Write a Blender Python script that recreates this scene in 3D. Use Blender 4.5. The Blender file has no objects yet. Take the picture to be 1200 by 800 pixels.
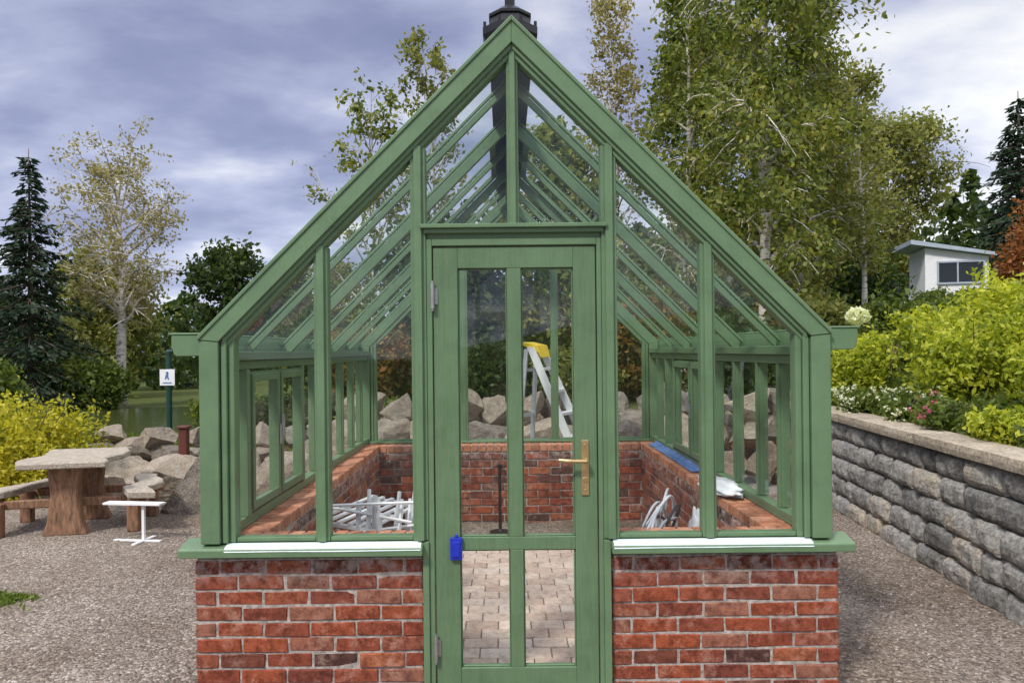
import bpy, math, random, bmesh
import numpy as np
from mathutils import Vector, Matrix, noise
random.seed(7)
scene = bpy.context.scene
COL = scene.collection

# ------------------------------------------------------------------ materials
def new_mat(name):
    m = bpy.data.materials.new(name); m.use_nodes = True
    nt = m.node_tree; nt.nodes.clear()
    out = nt.nodes.new('ShaderNodeOutputMaterial')
    return m, nt, out
def nd(nt, t, **kw):
    n = nt.nodes.new(t)
    for k, v in kw.items(): setattr(n, k, v)
    return n
def ramp(nt, stops, interp='LINEAR'):
    r = nt.nodes.new('ShaderNodeValToRGB'); cr = r.color_ramp; cr.interpolation = interp
    while len(cr.elements) < len(stops): cr.elements.new(0.5)
    for e, (p, c) in zip(cr.elements, stops):
        e.position = p; e.color = (c[0], c[1], c[2], 1)
    return r
def texco(nt, scale=(1,1,1), src='Object'):
    t = nt.nodes.new('ShaderNodeTexCoord'); mp = nt.nodes.new('ShaderNodeMapping')
    mp.inputs['Scale'].default_value = scale
    nt.links.new(t.outputs[src], mp.inputs['Vector']); return mp.outputs[0]
def noise_n(nt, vec, scale, detail=4, rough=0.6):
    n = nd(nt, 'ShaderNodeTexNoise'); n.inputs['Scale'].default_value = scale
    n.inputs['Detail'].default_value = detail; n.inputs['Roughness'].default_value = rough
    if vec is not None: nt.links.new(vec, n.inputs['Vector'])
    return n
def mixc(nt, fac, a, b, mode='MIX'):
    m = nt.nodes.new('ShaderNodeMix'); m.data_type = 'RGBA'; m.blend_type = mode
    for s, v in ((0, fac), (6, a), (7, b)):
        if isinstance(v, (int, float)): m.inputs[s].default_value = v
        elif isinstance(v, tuple): m.inputs[s].default_value = (v[0], v[1], v[2], 1)
        else: nt.links.new(v, m.inputs[s])
    return m.outputs[2]
def bump(nt, h, strength, dist):
    b = nt.nodes.new('ShaderNodeBump'); b.inputs['Strength'].default_value = strength
    b.inputs['Distance'].default_value = dist; nt.links.new(h, b.inputs['Height']); return b.outputs[0]
def princ(nt, out, col, rough=0.6, metal=0.0, normal=None, spec=0.5):
    p = nt.nodes.new('ShaderNodeBsdfPrincipled')
    if isinstance(col, tuple): p.inputs['Base Color'].default_value = (col[0], col[1], col[2], 1)
    else: nt.links.new(col, p.inputs['Base Color'])
    if isinstance(rough, (int, float)): p.inputs['Roughness'].default_value = rough
    else: nt.links.new(rough, p.inputs['Roughness'])
    p.inputs['Metallic'].default_value = metal
    p.inputs['Specular IOR Level'].default_value = spec
    if normal is not None: nt.links.new(normal, p.inputs['Normal'])
    nt.links.new(p.outputs[0], out.inputs[0]); return p
def simple(name, col, rough=0.5, metal=0.0, var=0.25, scale=8, bs=0.1, stretch=(1,1,1), spec=0.5):
    m, nt, out = new_mat(name)
    v = texco(nt, stretch); n = noise_n(nt, v, scale, 5, 0.65)
    a = tuple(c*(1-var) for c in col); b = tuple(min(1, c*(1+var)) for c in col)
    r = ramp(nt, [(0.3, a), (0.7, b)]); nt.links.new(n.outputs[0], r.inputs[0])
    princ(nt, out, r.outputs[0], rough, metal, bump(nt, n.outputs[0], bs, 0.01), spec)
    return m

def paint_mat(name, col, grain=0.12):
    m, nt, out = new_mat(name)
    v = texco(nt, (90, 90, 5)); n = noise_n(nt, v, 1.0, 4, 0.6)
    v2 = texco(nt); n2 = noise_n(nt, v2, 4.0, 6, 0.7)
    r = ramp(nt, [(0.3, tuple(c*0.82 for c in col)), (0.5, col), (0.75, tuple(c*1.14 for c in col))])
    nt.links.new(n2.outputs[0], r.inputs[0])
    c = mixc(nt, grain, r.outputs[0], n.outputs[0], 'OVERLAY')
    r2 = ramp(nt, [(0.3, (0.30,)*3), (0.7, (0.48,)*3)]); nt.links.new(n2.outputs[0], r2.inputs[0])
    princ(nt, out, c, r2.outputs[0], 0, bump(nt, n.outputs[0], grain*1.4, 0.004), 0.45)
    return m
M_green = paint_mat('green_paint', (0.124, 0.208, 0.110), 0.10)
M_green2 = paint_mat('green_paint_door', (0.113, 0.188, 0.099), 0.24)

def glass_mat():
    m, nt, out = new_mat('clear_glass')
    tr = nt.nodes.new('ShaderNodeBsdfTransparent'); tr.inputs[0].default_value = (0.95, 0.97, 0.96, 1)
    gl = nt.nodes.new('ShaderNodeBsdfGlossy'); gl.inputs['Roughness'].default_value = 0.012
    gl.inputs[0].default_value = (0.95, 0.97, 1, 1)
    lw = nt.nodes.new('ShaderNodeLayerWeight'); lw.inputs[0].default_value = 0.5
    p = nd(nt, 'ShaderNodeMath', operation='POWER'); p.inputs[1].default_value = 5
    nt.links.new(lw.outputs['Facing'], p.inputs[0])
    a = nd(nt, 'ShaderNodeMath', operation='MULTIPLY_ADD'); a.inputs[1].default_value = 0.35; a.inputs[2].default_value = 0.045
    nt.links.new(p.outputs[0], a.inputs[0])
    mx = nt.nodes.new('ShaderNodeMixShader')
    nt.links.new(a.outputs[0], mx.inputs[0]); nt.links.new(tr.outputs[0], mx.inputs[1]); nt.links.new(gl.outputs[0], mx.inputs[2])
    v = texco(nt); n = noise_n(nt, v, 1.3, 2, 0.5)
    nt.links.new(bump(nt, n.outputs[0], 0.15, 0.01), gl.inputs['Normal'])
    nt.links.new(mx.outputs[0], out.inputs[0]); return m
M_glass = glass_mat()

def brick_mat(name, stops, bumpd=0.006, lime=0.3, top=False, burn=0.75):
    m, nt, out = new_mat(name)
    g = nt.nodes.new('ShaderNodeNewGeometry')
    r = ramp(nt, stops); nt.links.new(g.outputs['Random Per Island'], r.inputs[0])
    v = texco(nt); n = noise_n(nt, v, 18, 6, 0.75); n2 = noise_n(nt, v, 120, 3, 0.7); n3 = noise_n(nt, v, 9, 6, 0.75)
    r1 = ramp(nt, [(0.38, (0.30, 0.28, 0.30)), (0.53, (1, 1, 1)), (0.72, (1.25, 1.2, 1.15))]); nt.links.new(n.outputs[0], r1.inputs[0])
    c = mixc(nt, burn, r.outputs[0], r1.outputs[0], 'MULTIPLY')
    r3 = ramp(nt, [(0.53, (0, 0, 0)), (0.66, (1, 1, 1))]); nt.links.new(n3.outputs[0], r3.inputs[0])
    f = nd(nt, 'ShaderNodeMath', operation='MULTIPLY'); f.inputs[1].default_value = lime; nt.links.new(r3.outputs[0], f.inputs[0])
    c = mixc(nt, f.outputs[0], c, (0.45, 0.34, 0.28))
    if top:
        s = nt.nodes.new('ShaderNodeSeparateXYZ'); nt.links.new(v, s.inputs[0])
        mr = nt.nodes.new('ShaderNodeMapRange'); mr.inputs[1].default_value = .56; mr.inputs[2].default_value = .72; nt.links.new(s.outputs[2], mr.inputs[0])
        r4 = ramp(nt, [(0.46, (0, 0, 0)), (0.60, (.85, .85, .85))]); nt.links.new(noise_n(nt, v, 14, 5, .75).outputs[0], r4.inputs[0])
        k = nd(nt, 'ShaderNodeMath', operation='MULTIPLY'); nt.links.new(mr.outputs[0], k.inputs[0]); nt.links.new(r4.outputs[0], k.inputs[1])
        c = mixc(nt, k.outputs[0], c, (0.50, 0.45, 0.42))
    h = mixc(nt, 0.4, n.outputs[0], n2.outputs[0])
    princ(nt, out, c, 0.88, 0, bump(nt, h, 1.0, bumpd), 0.25); return m
M_brick = brick_mat('red_brick', [(0.0, (0.075, 0.042, 0.038)), (0.14, (0.15, 0.055, 0.038)), (0.3, (0.25, 0.062, 0.033)), (0.44, (0.34, 0.085, 0.038)), (0.56, (0.19, 0.052, 0.036)), (0.68, (0.37, 0.12, 0.060)), (0.8, (0.27, 0.068, 0.038)), (0.9, (0.31, 0.13, 0.085)), (1.0, (0.12, 0.065, 0.052))], bumpd=.009, lime=.38, top=True)
M_coping = brick_mat('orange_brick', [(0.0, (0.38, 0.15, 0.08)), (0.5, (0.50, 0.21, 0.12)), (1.0, (0.56, 0.27, 0.17))], 0.003, burn=.5)
M_mortar = simple('mortar', (0.37, 0.33, 0.30), 0.95, 0, 0.5, 30, 0.8)
M_paver = brick_mat('paver', [(0.0, (0.44, 0.32, 0.26)), (0.5, (0.55, 0.43, 0.36)), (1.0, (0.62, 0.51, 0.44))], 0.003, lime=.2, burn=.45)
M_sand = simple('joint_sand', (0.16, 0.13, 0.11), 0.95, 0, 0.35, 60, 0.5)
M_film = simple('protective_film', (0.66, 0.74, 0.77), 0.3, 0, 0.12, 12, 0.3)
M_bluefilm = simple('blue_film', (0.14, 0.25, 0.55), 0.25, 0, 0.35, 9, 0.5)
M_black = simple('black_metal', (0.016, 0.017, 0.019), 0.4, 0.3, 0.3, 10, 0.1)
M_brass = simple('brass', (0.62, 0.46, 0.24), 0.3, 0.85, 0.15, 30, 0.05)
M_steel = simple('galvanised_steel', (0.42, 0.43, 0.42), 0.35, 0.8, 0.2, 30, 0.05)
M_alu = simple('aluminium', (0.60, 0.63, 0.66), 0.4, 0.15, 0.1, 20, 0.05)
M_blue = simple('blue_plastic', (0.012, 0.03, 0.42), 0.35, 0, 0.2, 20, 0.05)
M_yellow = simple('yellow_plastic', (0.85, 0.60, 0.04), 0.4, 0, 0.1, 20, 0.05)
M_white = simple('white_paint', (0.76, 0.77, 0.79), 0.5, 0, 0.08, 6, 0.05)
M_whitepl = simple('white_plastic', (0.74, 0.76, 0.79), 0.35, 0, 0.12, 9, 0.6)
M_cable = simple('dark_cable', (0.03, 0.035, 0.05), 0.4, 0, 0.2, 20, 0.05)
M_dgreen = simple('dark_green_metal', (0.015, 0.06, 0.045), 0.4, 0.2, 0.2, 10, 0.05)
M_bluegrey = simple('blue_grey_cladding', (0.36, 0.42, 0.49), 0.6, 0, 0.12, 5, 0.1)
M_dark = simple('dark_window', (0.02, 0.025, 0.03), 0.1, 0, 0.2, 5, 0.0)
M_rust = simple('red_brown_paint', (0.10, 0.025, 0.015), 0.6, 0, 0.3, 10, 0.1)
M_wood = simple('weathered_wood', (0.36, 0.31, 0.25), 0.85, 0, 0.5, 5, 0.8, (14, 2, 14))
M_wooddk = simple('red_brown_wood', (0.24, 0.13, 0.075), 0.75, 0, 0.6, 6, 0.8, (6, 6, 1.5))
M_bluesign = simple('blue_sign_print', (0.05, 0.20, 0.45), 0.5, 0, 0.1, 10, 0)

def rock_mat(name, stops, scale=5, bd=0.02, islands=True, amt=.35):
    m, nt, out = new_mat(name)
    v = texco(nt); n = noise_n(nt, v, scale, 7, 0.7); n2 = noise_n(nt, v, scale*7, 5, 0.75)
    oi = nt.nodes.new('ShaderNodeNewGeometry') if islands else nt.nodes.new('ShaderNodeObjectInfo')
    add = nd(nt, 'ShaderNodeMath', operation='MULTIPLY_ADD'); add.inputs[1].default_value = amt
    nt.links.new(oi.outputs['Random Per Island' if islands else 'Random'], add.inputs[0])
    sub = nd(nt, 'ShaderNodeMath', operation='SUBTRACT'); sub.inputs[1].default_value = amt/2
    nt.links.new(n.outputs[0], sub.inputs[0]); nt.links.new(sub.outputs[0], add.inputs[2])
    r = ramp(nt, stops); nt.links.new(add.outputs[0], r.inputs[0])
    r2 = ramp(nt, [(0.35, (0.35, 0.35, 0.35)), (0.6, (1.1, 1.1, 1.1))]); nt.links.new(n2.outputs[0], r2.inputs[0])
    c = mixc(nt, 0.85, r.outputs[0], r2.outputs[0], 'MULTIPLY')
    h = mixc(nt, 0.5, n.outputs[0], n2.outputs[0])
    princ(nt, out, c, 0.9, 0, bump(nt, h, 1.0, bd), 0.25); return m
M_block = rock_mat('split_stone', [(0.22, (0.16, 0.157, 0.15)), (0.42, (0.28, 0.275, 0.265)), (0.60, (0.37, 0.355, 0.33)), (0.74, (0.44, 0.385, 0.31)), (0.88, (0.48, 0.41, 0.31))], 5, 0.022, amt=.40)
M_coping_stone = rock_mat('coping_stone', [(0.2, (0.30, 0.25, 0.19)), (0.5, (0.46, 0.39, 0.30)), (0.8, (0.54, 0.48, 0.39))], 6, 0.006)
M_boulder = rock_mat('boulder_rock', [(0.15, (0.13, 0.115, 0.10)), (0.38, (0.31, 0.27, 0.23)), (0.6, (0.47, 0.39, 0.30)), (0.8, (0.56, 0.50, 0.42))], 3.5, 0.05, False)
M_pebble = brick_mat('pebbles', [(0.0, (0.09, 0.078, 0.07)), (0.4, (0.21, 0.175, 0.15)), (0.8, (0.31, 0.26, 0.225)), (1.0, (0.48, 0.44, 0.40))], 0.002, lime=.1)

def leaf_mat(name, cols, trans=0.42):
    m, nt, out = new_mat(name)
    g = nt.nodes.new('ShaderNodeNewGeometry'); v = texco(nt); n = noise_n(nt, v, 1.4, 3, 0.6)
    add = nd(nt, 'ShaderNodeMath', operation='MULTIPLY_ADD'); add.inputs[1].default_value = 0.55
    nt.links.new(g.outputs['Random Per Island'], add.inputs[0])
    sub = nd(nt, 'ShaderNodeMath', operation='SUBTRACT'); sub.inputs[1].default_value = 0.28
    nt.links.new(n.outputs[0], sub.inputs[0]); nt.links.new(sub.outputs[0], add.inputs[2])
    k = len(cols); r = ramp(nt, [(0.1+0.8*i/(k-1), c) for i, c in enumerate(cols)])
    nt.links.new(add.outputs[0], r.inputs[0])
    d = nt.nodes.new('ShaderNodeBsdfPrincipled'); d.inputs['Roughness'].default_value = 0.55
    d.inputs['Specular IOR Level'].default_value = 0.3
    t = nt.nodes.new('ShaderNodeBsdfTranslucent')
    nt.links.new(r.outputs[0], d.inputs['Base Color'])
    br = mixc(nt, 1.0, r.outputs[0], (1.4, 1.4, 0.7), 'MULTIPLY'); nt.links.new(br, t.inputs[0])
    mx = nt.nodes.new('ShaderNodeMixShader'); mx.inputs[0].default_value = trans
    nt.links.new(d.outputs[0], mx.inputs[1]); nt.links.new(t.outputs[0], mx.inputs[2]); nt.links.new(mx.outputs[0], out.inputs[0])
    return m
L_birch = leaf_mat('birch_leaves', [(0.050, 0.080, 0.017), (0.14, 0.18, 0.040), (0.24, 0.27, 0.06), (0.40, 0.36, 0.10)])
L_lime = leaf_mat('lime_leaves', [(0.09, 0.11, 0.03), (0.22, 0.24, 0.065), (0.38, 0.36, 0.12)])
L_pale = leaf_mat('pale_birch_leaves', [(0.16, 0.15, 0.07), (0.30, 0.265, 0.12), (0.42, 0.36, 0.18)])
L_dark = leaf_mat('dark_leaves', [(0.016, 0.036, 0.011), (0.046, 0.080, 0.020), (0.10, 0.145, 0.040)])
L_autumn = leaf_mat('autumn_leaves', [(0.05, 0.06, 0.018), (0.14, 0.12, 0.035), (0.28, 0.16, 0.04), (0.30, 0.11, 0.035)])
L_red = leaf_mat('red_leaves', [(0.09, 0.05, 0.02), (0.26, 0.10, 0.035), (0.40, 0.15, 0.05)])
L_yellow = leaf_mat('yellow_green_leaves', [(0.12, 0.17, 0.02), (0.38, 0.43, 0.04), (0.66, 0.64, 0.08)], 0.45)
L_gold = leaf_mat('golden_leaves', [(0.15, 0.18, 0.02), (0.48, 0.45, 0.04), (0.72, 0.62, 0.08)], 0.45)
L_mid = leaf_mat('mid_leaves', [(0.045, 0.078, 0.017), (0.12, 0.165, 0.033), (0.23, 0.27, 0.06)])
L_olive = leaf_mat('olive_leaves', [(0.070, 0.092, 0.022), (0.18, 0.20, 0.055), (0.34, 0.31, 0.095)])
L_spruce = leaf_mat('spruce_needles', [(0.011, 0.022, 0.012), (0.022, 0.044, 0.022), (0.042, 0.070, 0.032)], 0.1)
L_grass = leaf_mat('grass_blades', [(0.06, 0.10, 0.018), (0.14, 0.20, 0.035), (0.26, 0.31, 0.08)])
L_pink = leaf_mat('pink_petals', [(0.40, 0.04, 0.14), (0.65, 0.12, 0.28), (0.75, 0.25, 0.42)])
L_white = leaf_mat('white_petals', [(0.60, 0.63, 0.50), (0.80, 0.82, 0.70), (0.85, 0.85, 0.80)])
def bark(name, a, b, sc):
    m, nt, out = new_mat(name)
    v = texco(nt, (6, 6, 22)); n = noise_n(nt, v, sc, 5, 0.7)
    r = ramp(nt, [(0.36, a), (0.5, b), (1, b)]); nt.links.new(n.outputs[0], r.inputs[0])
    princ(nt, out, r.outputs[0], 0.85, 0, bump(nt, n.outputs[0], 0.5, 0.01), 0.2); return m
B_birch = bark('birch_bark', (0.06, 0.05, 0.045), (0.68, 0.64, 0.58), 0.9)
B_dark = bark('dark_bark', (0.05, 0.04, 0.03), (0.13, 0.10, 0.08), 1.5)

# ------------------------------------------------------------------ mesh builder
class MB:
    def __init__(s): s.v = []; s.f = []; s.m = []
    def add(s, vs, fs, mi=0):
        o = len(s.v); s.v += [tuple(p) for p in vs]
        s.f += [tuple(i+o for i in f) for f in fs]; s.m += [mi]*len(fs)
    def box(s, x0, x1, y0, y1, z0, z1, mi=0):
        s.add([(x0,y0,z0),(x1,y0,z0),(x1,y1,z0),(x0,y1,z0),(x0,y0,z1),(x1,y0,z1),(x1,y1,z1),(x0,y1,z1)],
              [(0,3,2,1),(4,5,6,7),(0,1,5,4),(1,2,6,5),(2,3,7,6),(3,0,4,7)], mi)
    def prism(s, poly, axis, a, b, mi=0):
        n = len(poly)
        def P(p, t):
            if axis == 'y': return (p[0], t, p[1])
            if axis == 'x': return (t, p[0], p[1])
            return (p[0], p[1], t)
        vs = [P(p, a) for p in poly] + [P(p, b) for p in poly]
        fs = [tuple(range(n)), tuple(range(2*n-1, n-1, -1))] + [(i, i+n, (i+1) % n+n, (i+1) % n) for i in range(n)]
        s.add(vs, fs, mi)
    def tube(s, pts, rad, sides=6, mi=0, cap=True):
        pts = [Vector(p) for p in pts]; n = len(pts)
        if not hasattr(rad, '__len__'): rad = [rad]*n
        vs = []; up = Vector((0.13, 0.21, 1)).normalized()
        for i, p in enumerate(pts):
            d = (pts[min(i+1, n-1)]-pts[max(i-1, 0)])
            d = d.normalized() if d.length > 1e-9 else Vector((0, 0, 1))
            ref = up if abs(d.dot(up)) < 0.93 else Vector((1, 0.1, 0))
            a = d.cross(ref).normalized(); b = d.cross(a)
            for k in range(sides):
                t = 2*math.pi*k/sides
                vs.append(p+(a*math.cos(t)+b*math.sin(t))*rad[i])
        fs = []
        for i in range(n-1):
            for k in range(sides):
                k2 = (k+1) % sides
                fs.append((i*sides+k, i*sides+k2, (i+1)*sides+k2, (i+1)*sides+k))
        if cap: fs += [tuple(range(sides-1, -1, -1)), tuple((n-1)*sides+k for k in range(sides))]
        s.add(vs, fs, mi)
    def lathe(s, c, prof, sides=24, mi=0):
        vs = []; n = len(prof)
        for r, z in prof:
            for k in range(sides):
                t = 2*math.pi*(k+.5)/sides; vs.append((c[0]+r*math.cos(t), c[1]+r*math.sin(t), c[2]+z))
        fs = [(i*sides+k, i*sides+(k+1) % sides, (i+1)*sides+(k+1) % sides, (i+1)*sides+k) for i in range(n-1) for k in range(sides)]
        fs += [tuple(range(sides-1, -1, -1)), tuple((n-1)*sides+k for k in range(sides))]
        s.add(vs, fs, mi)
    def xform(s, M): s.v = [tuple(M @ Vector(p)) for p in s.v]

WL = {}
def setp(o, label=None, category=None, kind=None, group=None):
    if label: o['label'] = label
    if category: o['category'] = category
    if kind: o['kind'] = kind
    if group: o['group'] = group
def empty(name, loc, **kw):
    o = bpy.data.objects.new(name, None); COL.objects.link(o); o.location = loc
    o.empty_display_size = 0.2; WL[o.name] = Vector(loc); setp(o, **kw); return o
def place(o, parent, loc):
    COL.objects.link(o)
    if parent is not None:
        o.parent = parent; WL[o.name] = WL[parent.name].copy()
    else:
        o.location = loc; WL[o.name] = Vector(loc)
def mk(name, mb, mats, parent=None, loc=(0,0,0), bevel=0, smooth=False, local=False, segs=1, **kw):
    me = bpy.data.meshes.new(name)
    off = Vector((0,0,0)) if local else (WL[parent.name] if parent is not None else Vector(loc))
    me.from_pydata([(p[0]-off[0], p[1]-off[1], p[2]-off[2]) for p in mb.v], [], mb.f)
    if not isinstance(mats, (list, tuple)): mats = [mats]
    for m in mats: me.materials.append(m)
    me.polygons.foreach_set('material_index', mb.m)
    if smooth: me.polygons.foreach_set('use_smooth', [True]*len(me.polygons))
    me.update()
    o = bpy.data.objects.new(name, me); place(o, parent, loc)
    if bevel:
        b = o.modifiers.new('Bevel', 'BEVEL'); b.width = bevel; b.segments = segs; b.limit_method = 'ANGLE'; b.angle_limit = math.radians(40)
    setp(o, **kw); return o
def npmesh(name, V, F, mat):
    me = bpy.data.meshes.new(name); V = np.asarray(V, dtype=np.float32); F = np.asarray(F, dtype=np.int32)
    me.vertices.add(len(V)); me.vertices.foreach_set('co', V.ravel())
    me.loops.add(F.size); me.loops.foreach_set('vertex_index', F.ravel())
    me.polygons.add(len(F)); me.polygons.foreach_set('loop_start', np.arange(len(F), dtype=np.int32)*F.shape[1])
    me.materials.append(mat); me.update(calc_edges=True); me.validate(); return me
def leafgeo(C, size, rng, elong=1.5, up=0.0):
    C = np.asarray(C); N = len(C)
    a = rng.normal(size=(N, 3)); a[:, 2] += up*rng.random(N)*2
    a /= np.linalg.norm(a, axis=1)[:, None]
    b = np.cross(a, rng.normal(size=(N, 3))); b /= np.linalg.norm(b, axis=1)[:, None]+1e-9
    s = size*(0.6+0.8*rng.random(N))[:, None]
    V = np.stack([C-a*s*elong*.5, C+b*s*.42, C+a*s*elong*.5, C-b*s*.42], axis=1).reshape(-1, 3)
    return V, np.arange(4*N).reshape(-1, 4)

# ------------------------------------------------------------------ terrain
def sstep(t):
    t = max(0., min(1., t)); return t*t*(3-2*t)
def wallx(y): return 3.10+(y-0.8)*0.11
def terr(x, y):
    wx = wallx(min(y, 6.5))
    side = sstep((x-(wx+0.10))/0.18)
    hs = 0.99+0.195*max(0., min(x, 16)-wx-0.3)
    back = sstep((y-6.0)/0.5)*sstep((x+3.2)/1.2)
    hb = 0.85+0.02*max(0, y-6)
    h = max(side*hs, back*hb)
    far = math.hypot(x, y)
    und = 0.012*noise.noise((x*0.8, y*0.8, 0))
    return h+und*(1 if far < 12 else 3)
xs = np.unique(np.concatenate([np.array([-400,-250,-150,-90,-60,-40,-30]), np.arange(-24, -6, 0.75), np.arange(-6, 2.4, 0.3), np.arange(2.4, 4.6, 0.07), np.arange(4.6, 10, 0.4), np.arange(10, 24, 1.0), np.array([30,40,60,90,150,250,400])]))
ys = np.unique(np.concatenate([np.array([-200,-80,-30,-12,-8]), np.arange(-6, 9, 0.25), np.arange(9, 30, 1.0), np.array([34,40,50,70,100,160,260,400])]))
V = [(x, y, terr(x, y)) for y in ys for x in xs]; nx = len(xs)
F = [(j*nx+i, j*nx+i+1, (j+1)*nx+i+1, (j+1)*nx+i) for j in range(len(ys)-1) for i in range(nx-1)]
def ground_mat():
    m, nt, out = new_mat('gravel_ground')
    v = texco(nt)
    vo = nd(nt, 'ShaderNodeTexVoronoi'); vo.inputs['Scale'].default_value = 68; nt.links.new(v, vo.inputs['Vector'])
    sep = nt.nodes.new('ShaderNodeSeparateColor'); nt.links.new(vo.outputs['Color'], sep.inputs[0])
    r = ramp(nt, [(0, (0.10, 0.085, 0.073)), (0.5, (0.215, 0.18, 0.152)), (0.85, (0.30, 0.255, 0.22)), (1, (0.44, 0.40, 0.36))])
    nt.links.new(sep.outputs[0], r.inputs[0])
    n = noise_n(nt, v, 0.55, 6, 0.65); r2 = ramp(nt, [(0.38, (0.66, 0.58, 0.50)), (0.60, (1.15, 1.13, 1.10))]); nt.links.new(n.outputs[0], r2.inputs[0])
    c = mixc(nt, 1.0, r.outputs[0], r2.outputs[0], 'MULTIPLY')
    n4 = noise_n(nt, v, 7, 6, 0.7)
    g = ramp(nt, [(0.3, (0.030, 0.040, 0.012)), (0.5, (0.07, 0.09, 0.02)), (0.75, (0.13, 0.13, 0.04))]); nt.links.new(n4.outputs[0], g.inputs[0])
    at = nt.nodes.new('ShaderNodeAttribute'); at.attribute_name = 'veg'
    c = mixc(nt, at.outputs['Fac'], c, g.outputs[0])
    inv = nd(nt, 'ShaderNodeMath', operation='SUBTRACT'); inv.inputs[0].default_value = 1.0; nt.links.new(vo.outputs['Distance'], inv.inputs[1])
    princ(nt, out, c, 0.95, 0, bump(nt, inv.outputs[0], 0.8, 0.012), 0.2); return m
me = npmesh('ground', V, F, ground_mat())
at = me.attributes.new('veg', 'FLOAT', 'POINT')
def veg(x, y):
    a = sstep((x-wallx(min(y, 6.5))-0.15)/0.2)
    b = sstep((y-6.2+0.5*noise.noise((x*.7, y*.7, 3)))/0.8)
    e = sstep((math.hypot(x, y)-22)/5)
    return max(a, b, e)
at.data.foreach_set('value', [veg(p[0], p[1]) for p in V])
me.polygons.foreach_set('use_smooth', [True]*len(me.polygons))
o = bpy.data.objects.new('ground', me); COL.objects.link(o); o['kind'] = 'structure'

mb = MB(); pts = []
for k in range(48):
    t = 2*math.pi*k/48; rr = 1+0.12*noise.noise((math.cos(t)*1.5, math.sin(t)*1.5, 5))
    pts.append((-9.0+4.3*rr*math.cos(t), 15.4+4.2*rr*math.sin(t)))
mb.add([(p[0], p[1], 0.06) for p in pts], [tuple(range(48))])
m, nt, out = new_mat('pond_water'); v = texco(nt); n = noise_n(nt, v, 5, 3)
princ(nt, out, (0.06, 0.075, 0.025), 0.08, 0, bump(nt, n.outputs[0], 0.25, 0.03), 0.6)
mk('water', mb, m, kind='structure')

# ------------------------------------------------------------------ greenhouse
GX = 0.05
GH = empty('greenhouse', (GX, 0, 0), label='green timber-framed glass greenhouse on low red brick walls', category='greenhouse')
APZ = 3.31; L = 4.0; HW = 1.52
def gmk(name, mb, mats, parent=GH, **kw):
    return mk(name, mb, mats, parent, local=True, **kw)

def brick_wall(mb, org, u, n, length, z0, courses, bl=0.215, bh=0.065, j=0.011, depth=0.10):
    u = Vector(u); n = Vector(n); org = Vector(org)
    for c in range(courses):
        z = z0+c*(bh+j)
        off = -(bl+j)/2 if c % 2 else 0
        off += random.uniform(-0.012, 0.012)
        a = off
        while a < length-0.001:
            s0 = max(a, 0); s1 = min(a+bl, length)
            if s1-s0 > 0.03:
                pr = random.uniform(-0.004, 0.004); dz = random.uniform(-0.0025, 0.0025)
                jt = lambda: random.uniform(-0.003, 0.003)
                vs = []
                for (s, zz, dd) in ((s0, z, 1), (s1, z, 1), (s1, z, 0), (s0, z, 0), (s0, z+bh, 1), (s1, z+bh, 1), (s1, z+bh, 0), (s0, z+bh, 0)):
                    p = org+u*(s+jt())+n*((pr+jt()) if dd else -depth); vs.append((p.x, p.y, zz+dz+jt()))
                fs = [(0,3,2,1),(4,5,6,7),(0,1,5,4),(1,2,6,5),(2,3,7,6),(3,0,4,7)]
                if u.cross(Vector((0,0,1))).dot(n) < 0: fs = [tuple(reversed(f)) for f in fs]
                mb.add(vs, fs, 0)
            a += bl+j
T = 0.27; OW = 1.57
ZB = -0.06; NC = 10
def lowwall(name, fn):
    mb = MB(); fn(mb); return gmk(name, mb, [M_brick, M_mortar, M_coping], bevel=0.004)
def rowlock(mb, x0, x1, y0, y1, along, z=0.703, h=0.065):
    w = 0.066; j = 0.010
    a, b = (x0, x1) if along == 'x' else (y0, y1)
    t = a+0.003
    while t+w <= b+0.001:
        dz = random.uniform(-.002, .002); e = random.uniform(-.004, .004)
        if along == 'x': mb.box(t, t+w, y0+e, y1+e, z, z+h+dz, 2)
        else: mb.box(x0+e, x1+e, t, t+w, z, z+h+dz, 2)
        t += w+j
    mb.box(x0+.012, x1-.012, y0+.012, y1-.012, z-.004, z+h-.006, 1)
def w_front(sx):
    def f(mb):
        x0, x1 = (-OW, -0.455) if sx < 0 else (0.462, OW)
        brick_wall(mb, (x0, 0, 0), (1,0,0), (0,-1,0), x1-x0, ZB, NC)
        brick_wall(mb, (x0+(T if sx < 0 else 0), T, 0), (1,0,0), (0,1,0), x1-x0-T, ZB, NC, depth=0.09)
        mb.box(x0+.006, x1-.006, 0.0055, T-.008, -0.1, 0.70, 1)
        xa, xb = (x0+.02, x1) if sx < 0 else (x0, x1-.02)
        rowlock(mb, xa, xb, 0.02, T, 'x')
    return f
def w_side(sx):
    def f(mb):
        X = OW*sx
        brick_wall(mb, (X, 0.106, 0), (0,1,0), (sx,0,0), L-0.106, ZB, NC, depth=0.09)
        brick_wall(mb, (sx*(OW-T), T, 0), (0,1,0), (-sx,0,0), L-2*T, ZB, NC, depth=0.09)
        a, b = sorted((sx*(OW-T+.008), sx*(OW-.008)))
        mb.box(a, b, T-.006, L-T+.006, -0.1, 0.70, 1)
        a, b = sorted((sx*(OW-T), sx*(OW-.03)))
        rowlock(mb, a, b, T+.008, L-.02, 'y')
    return f
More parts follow.
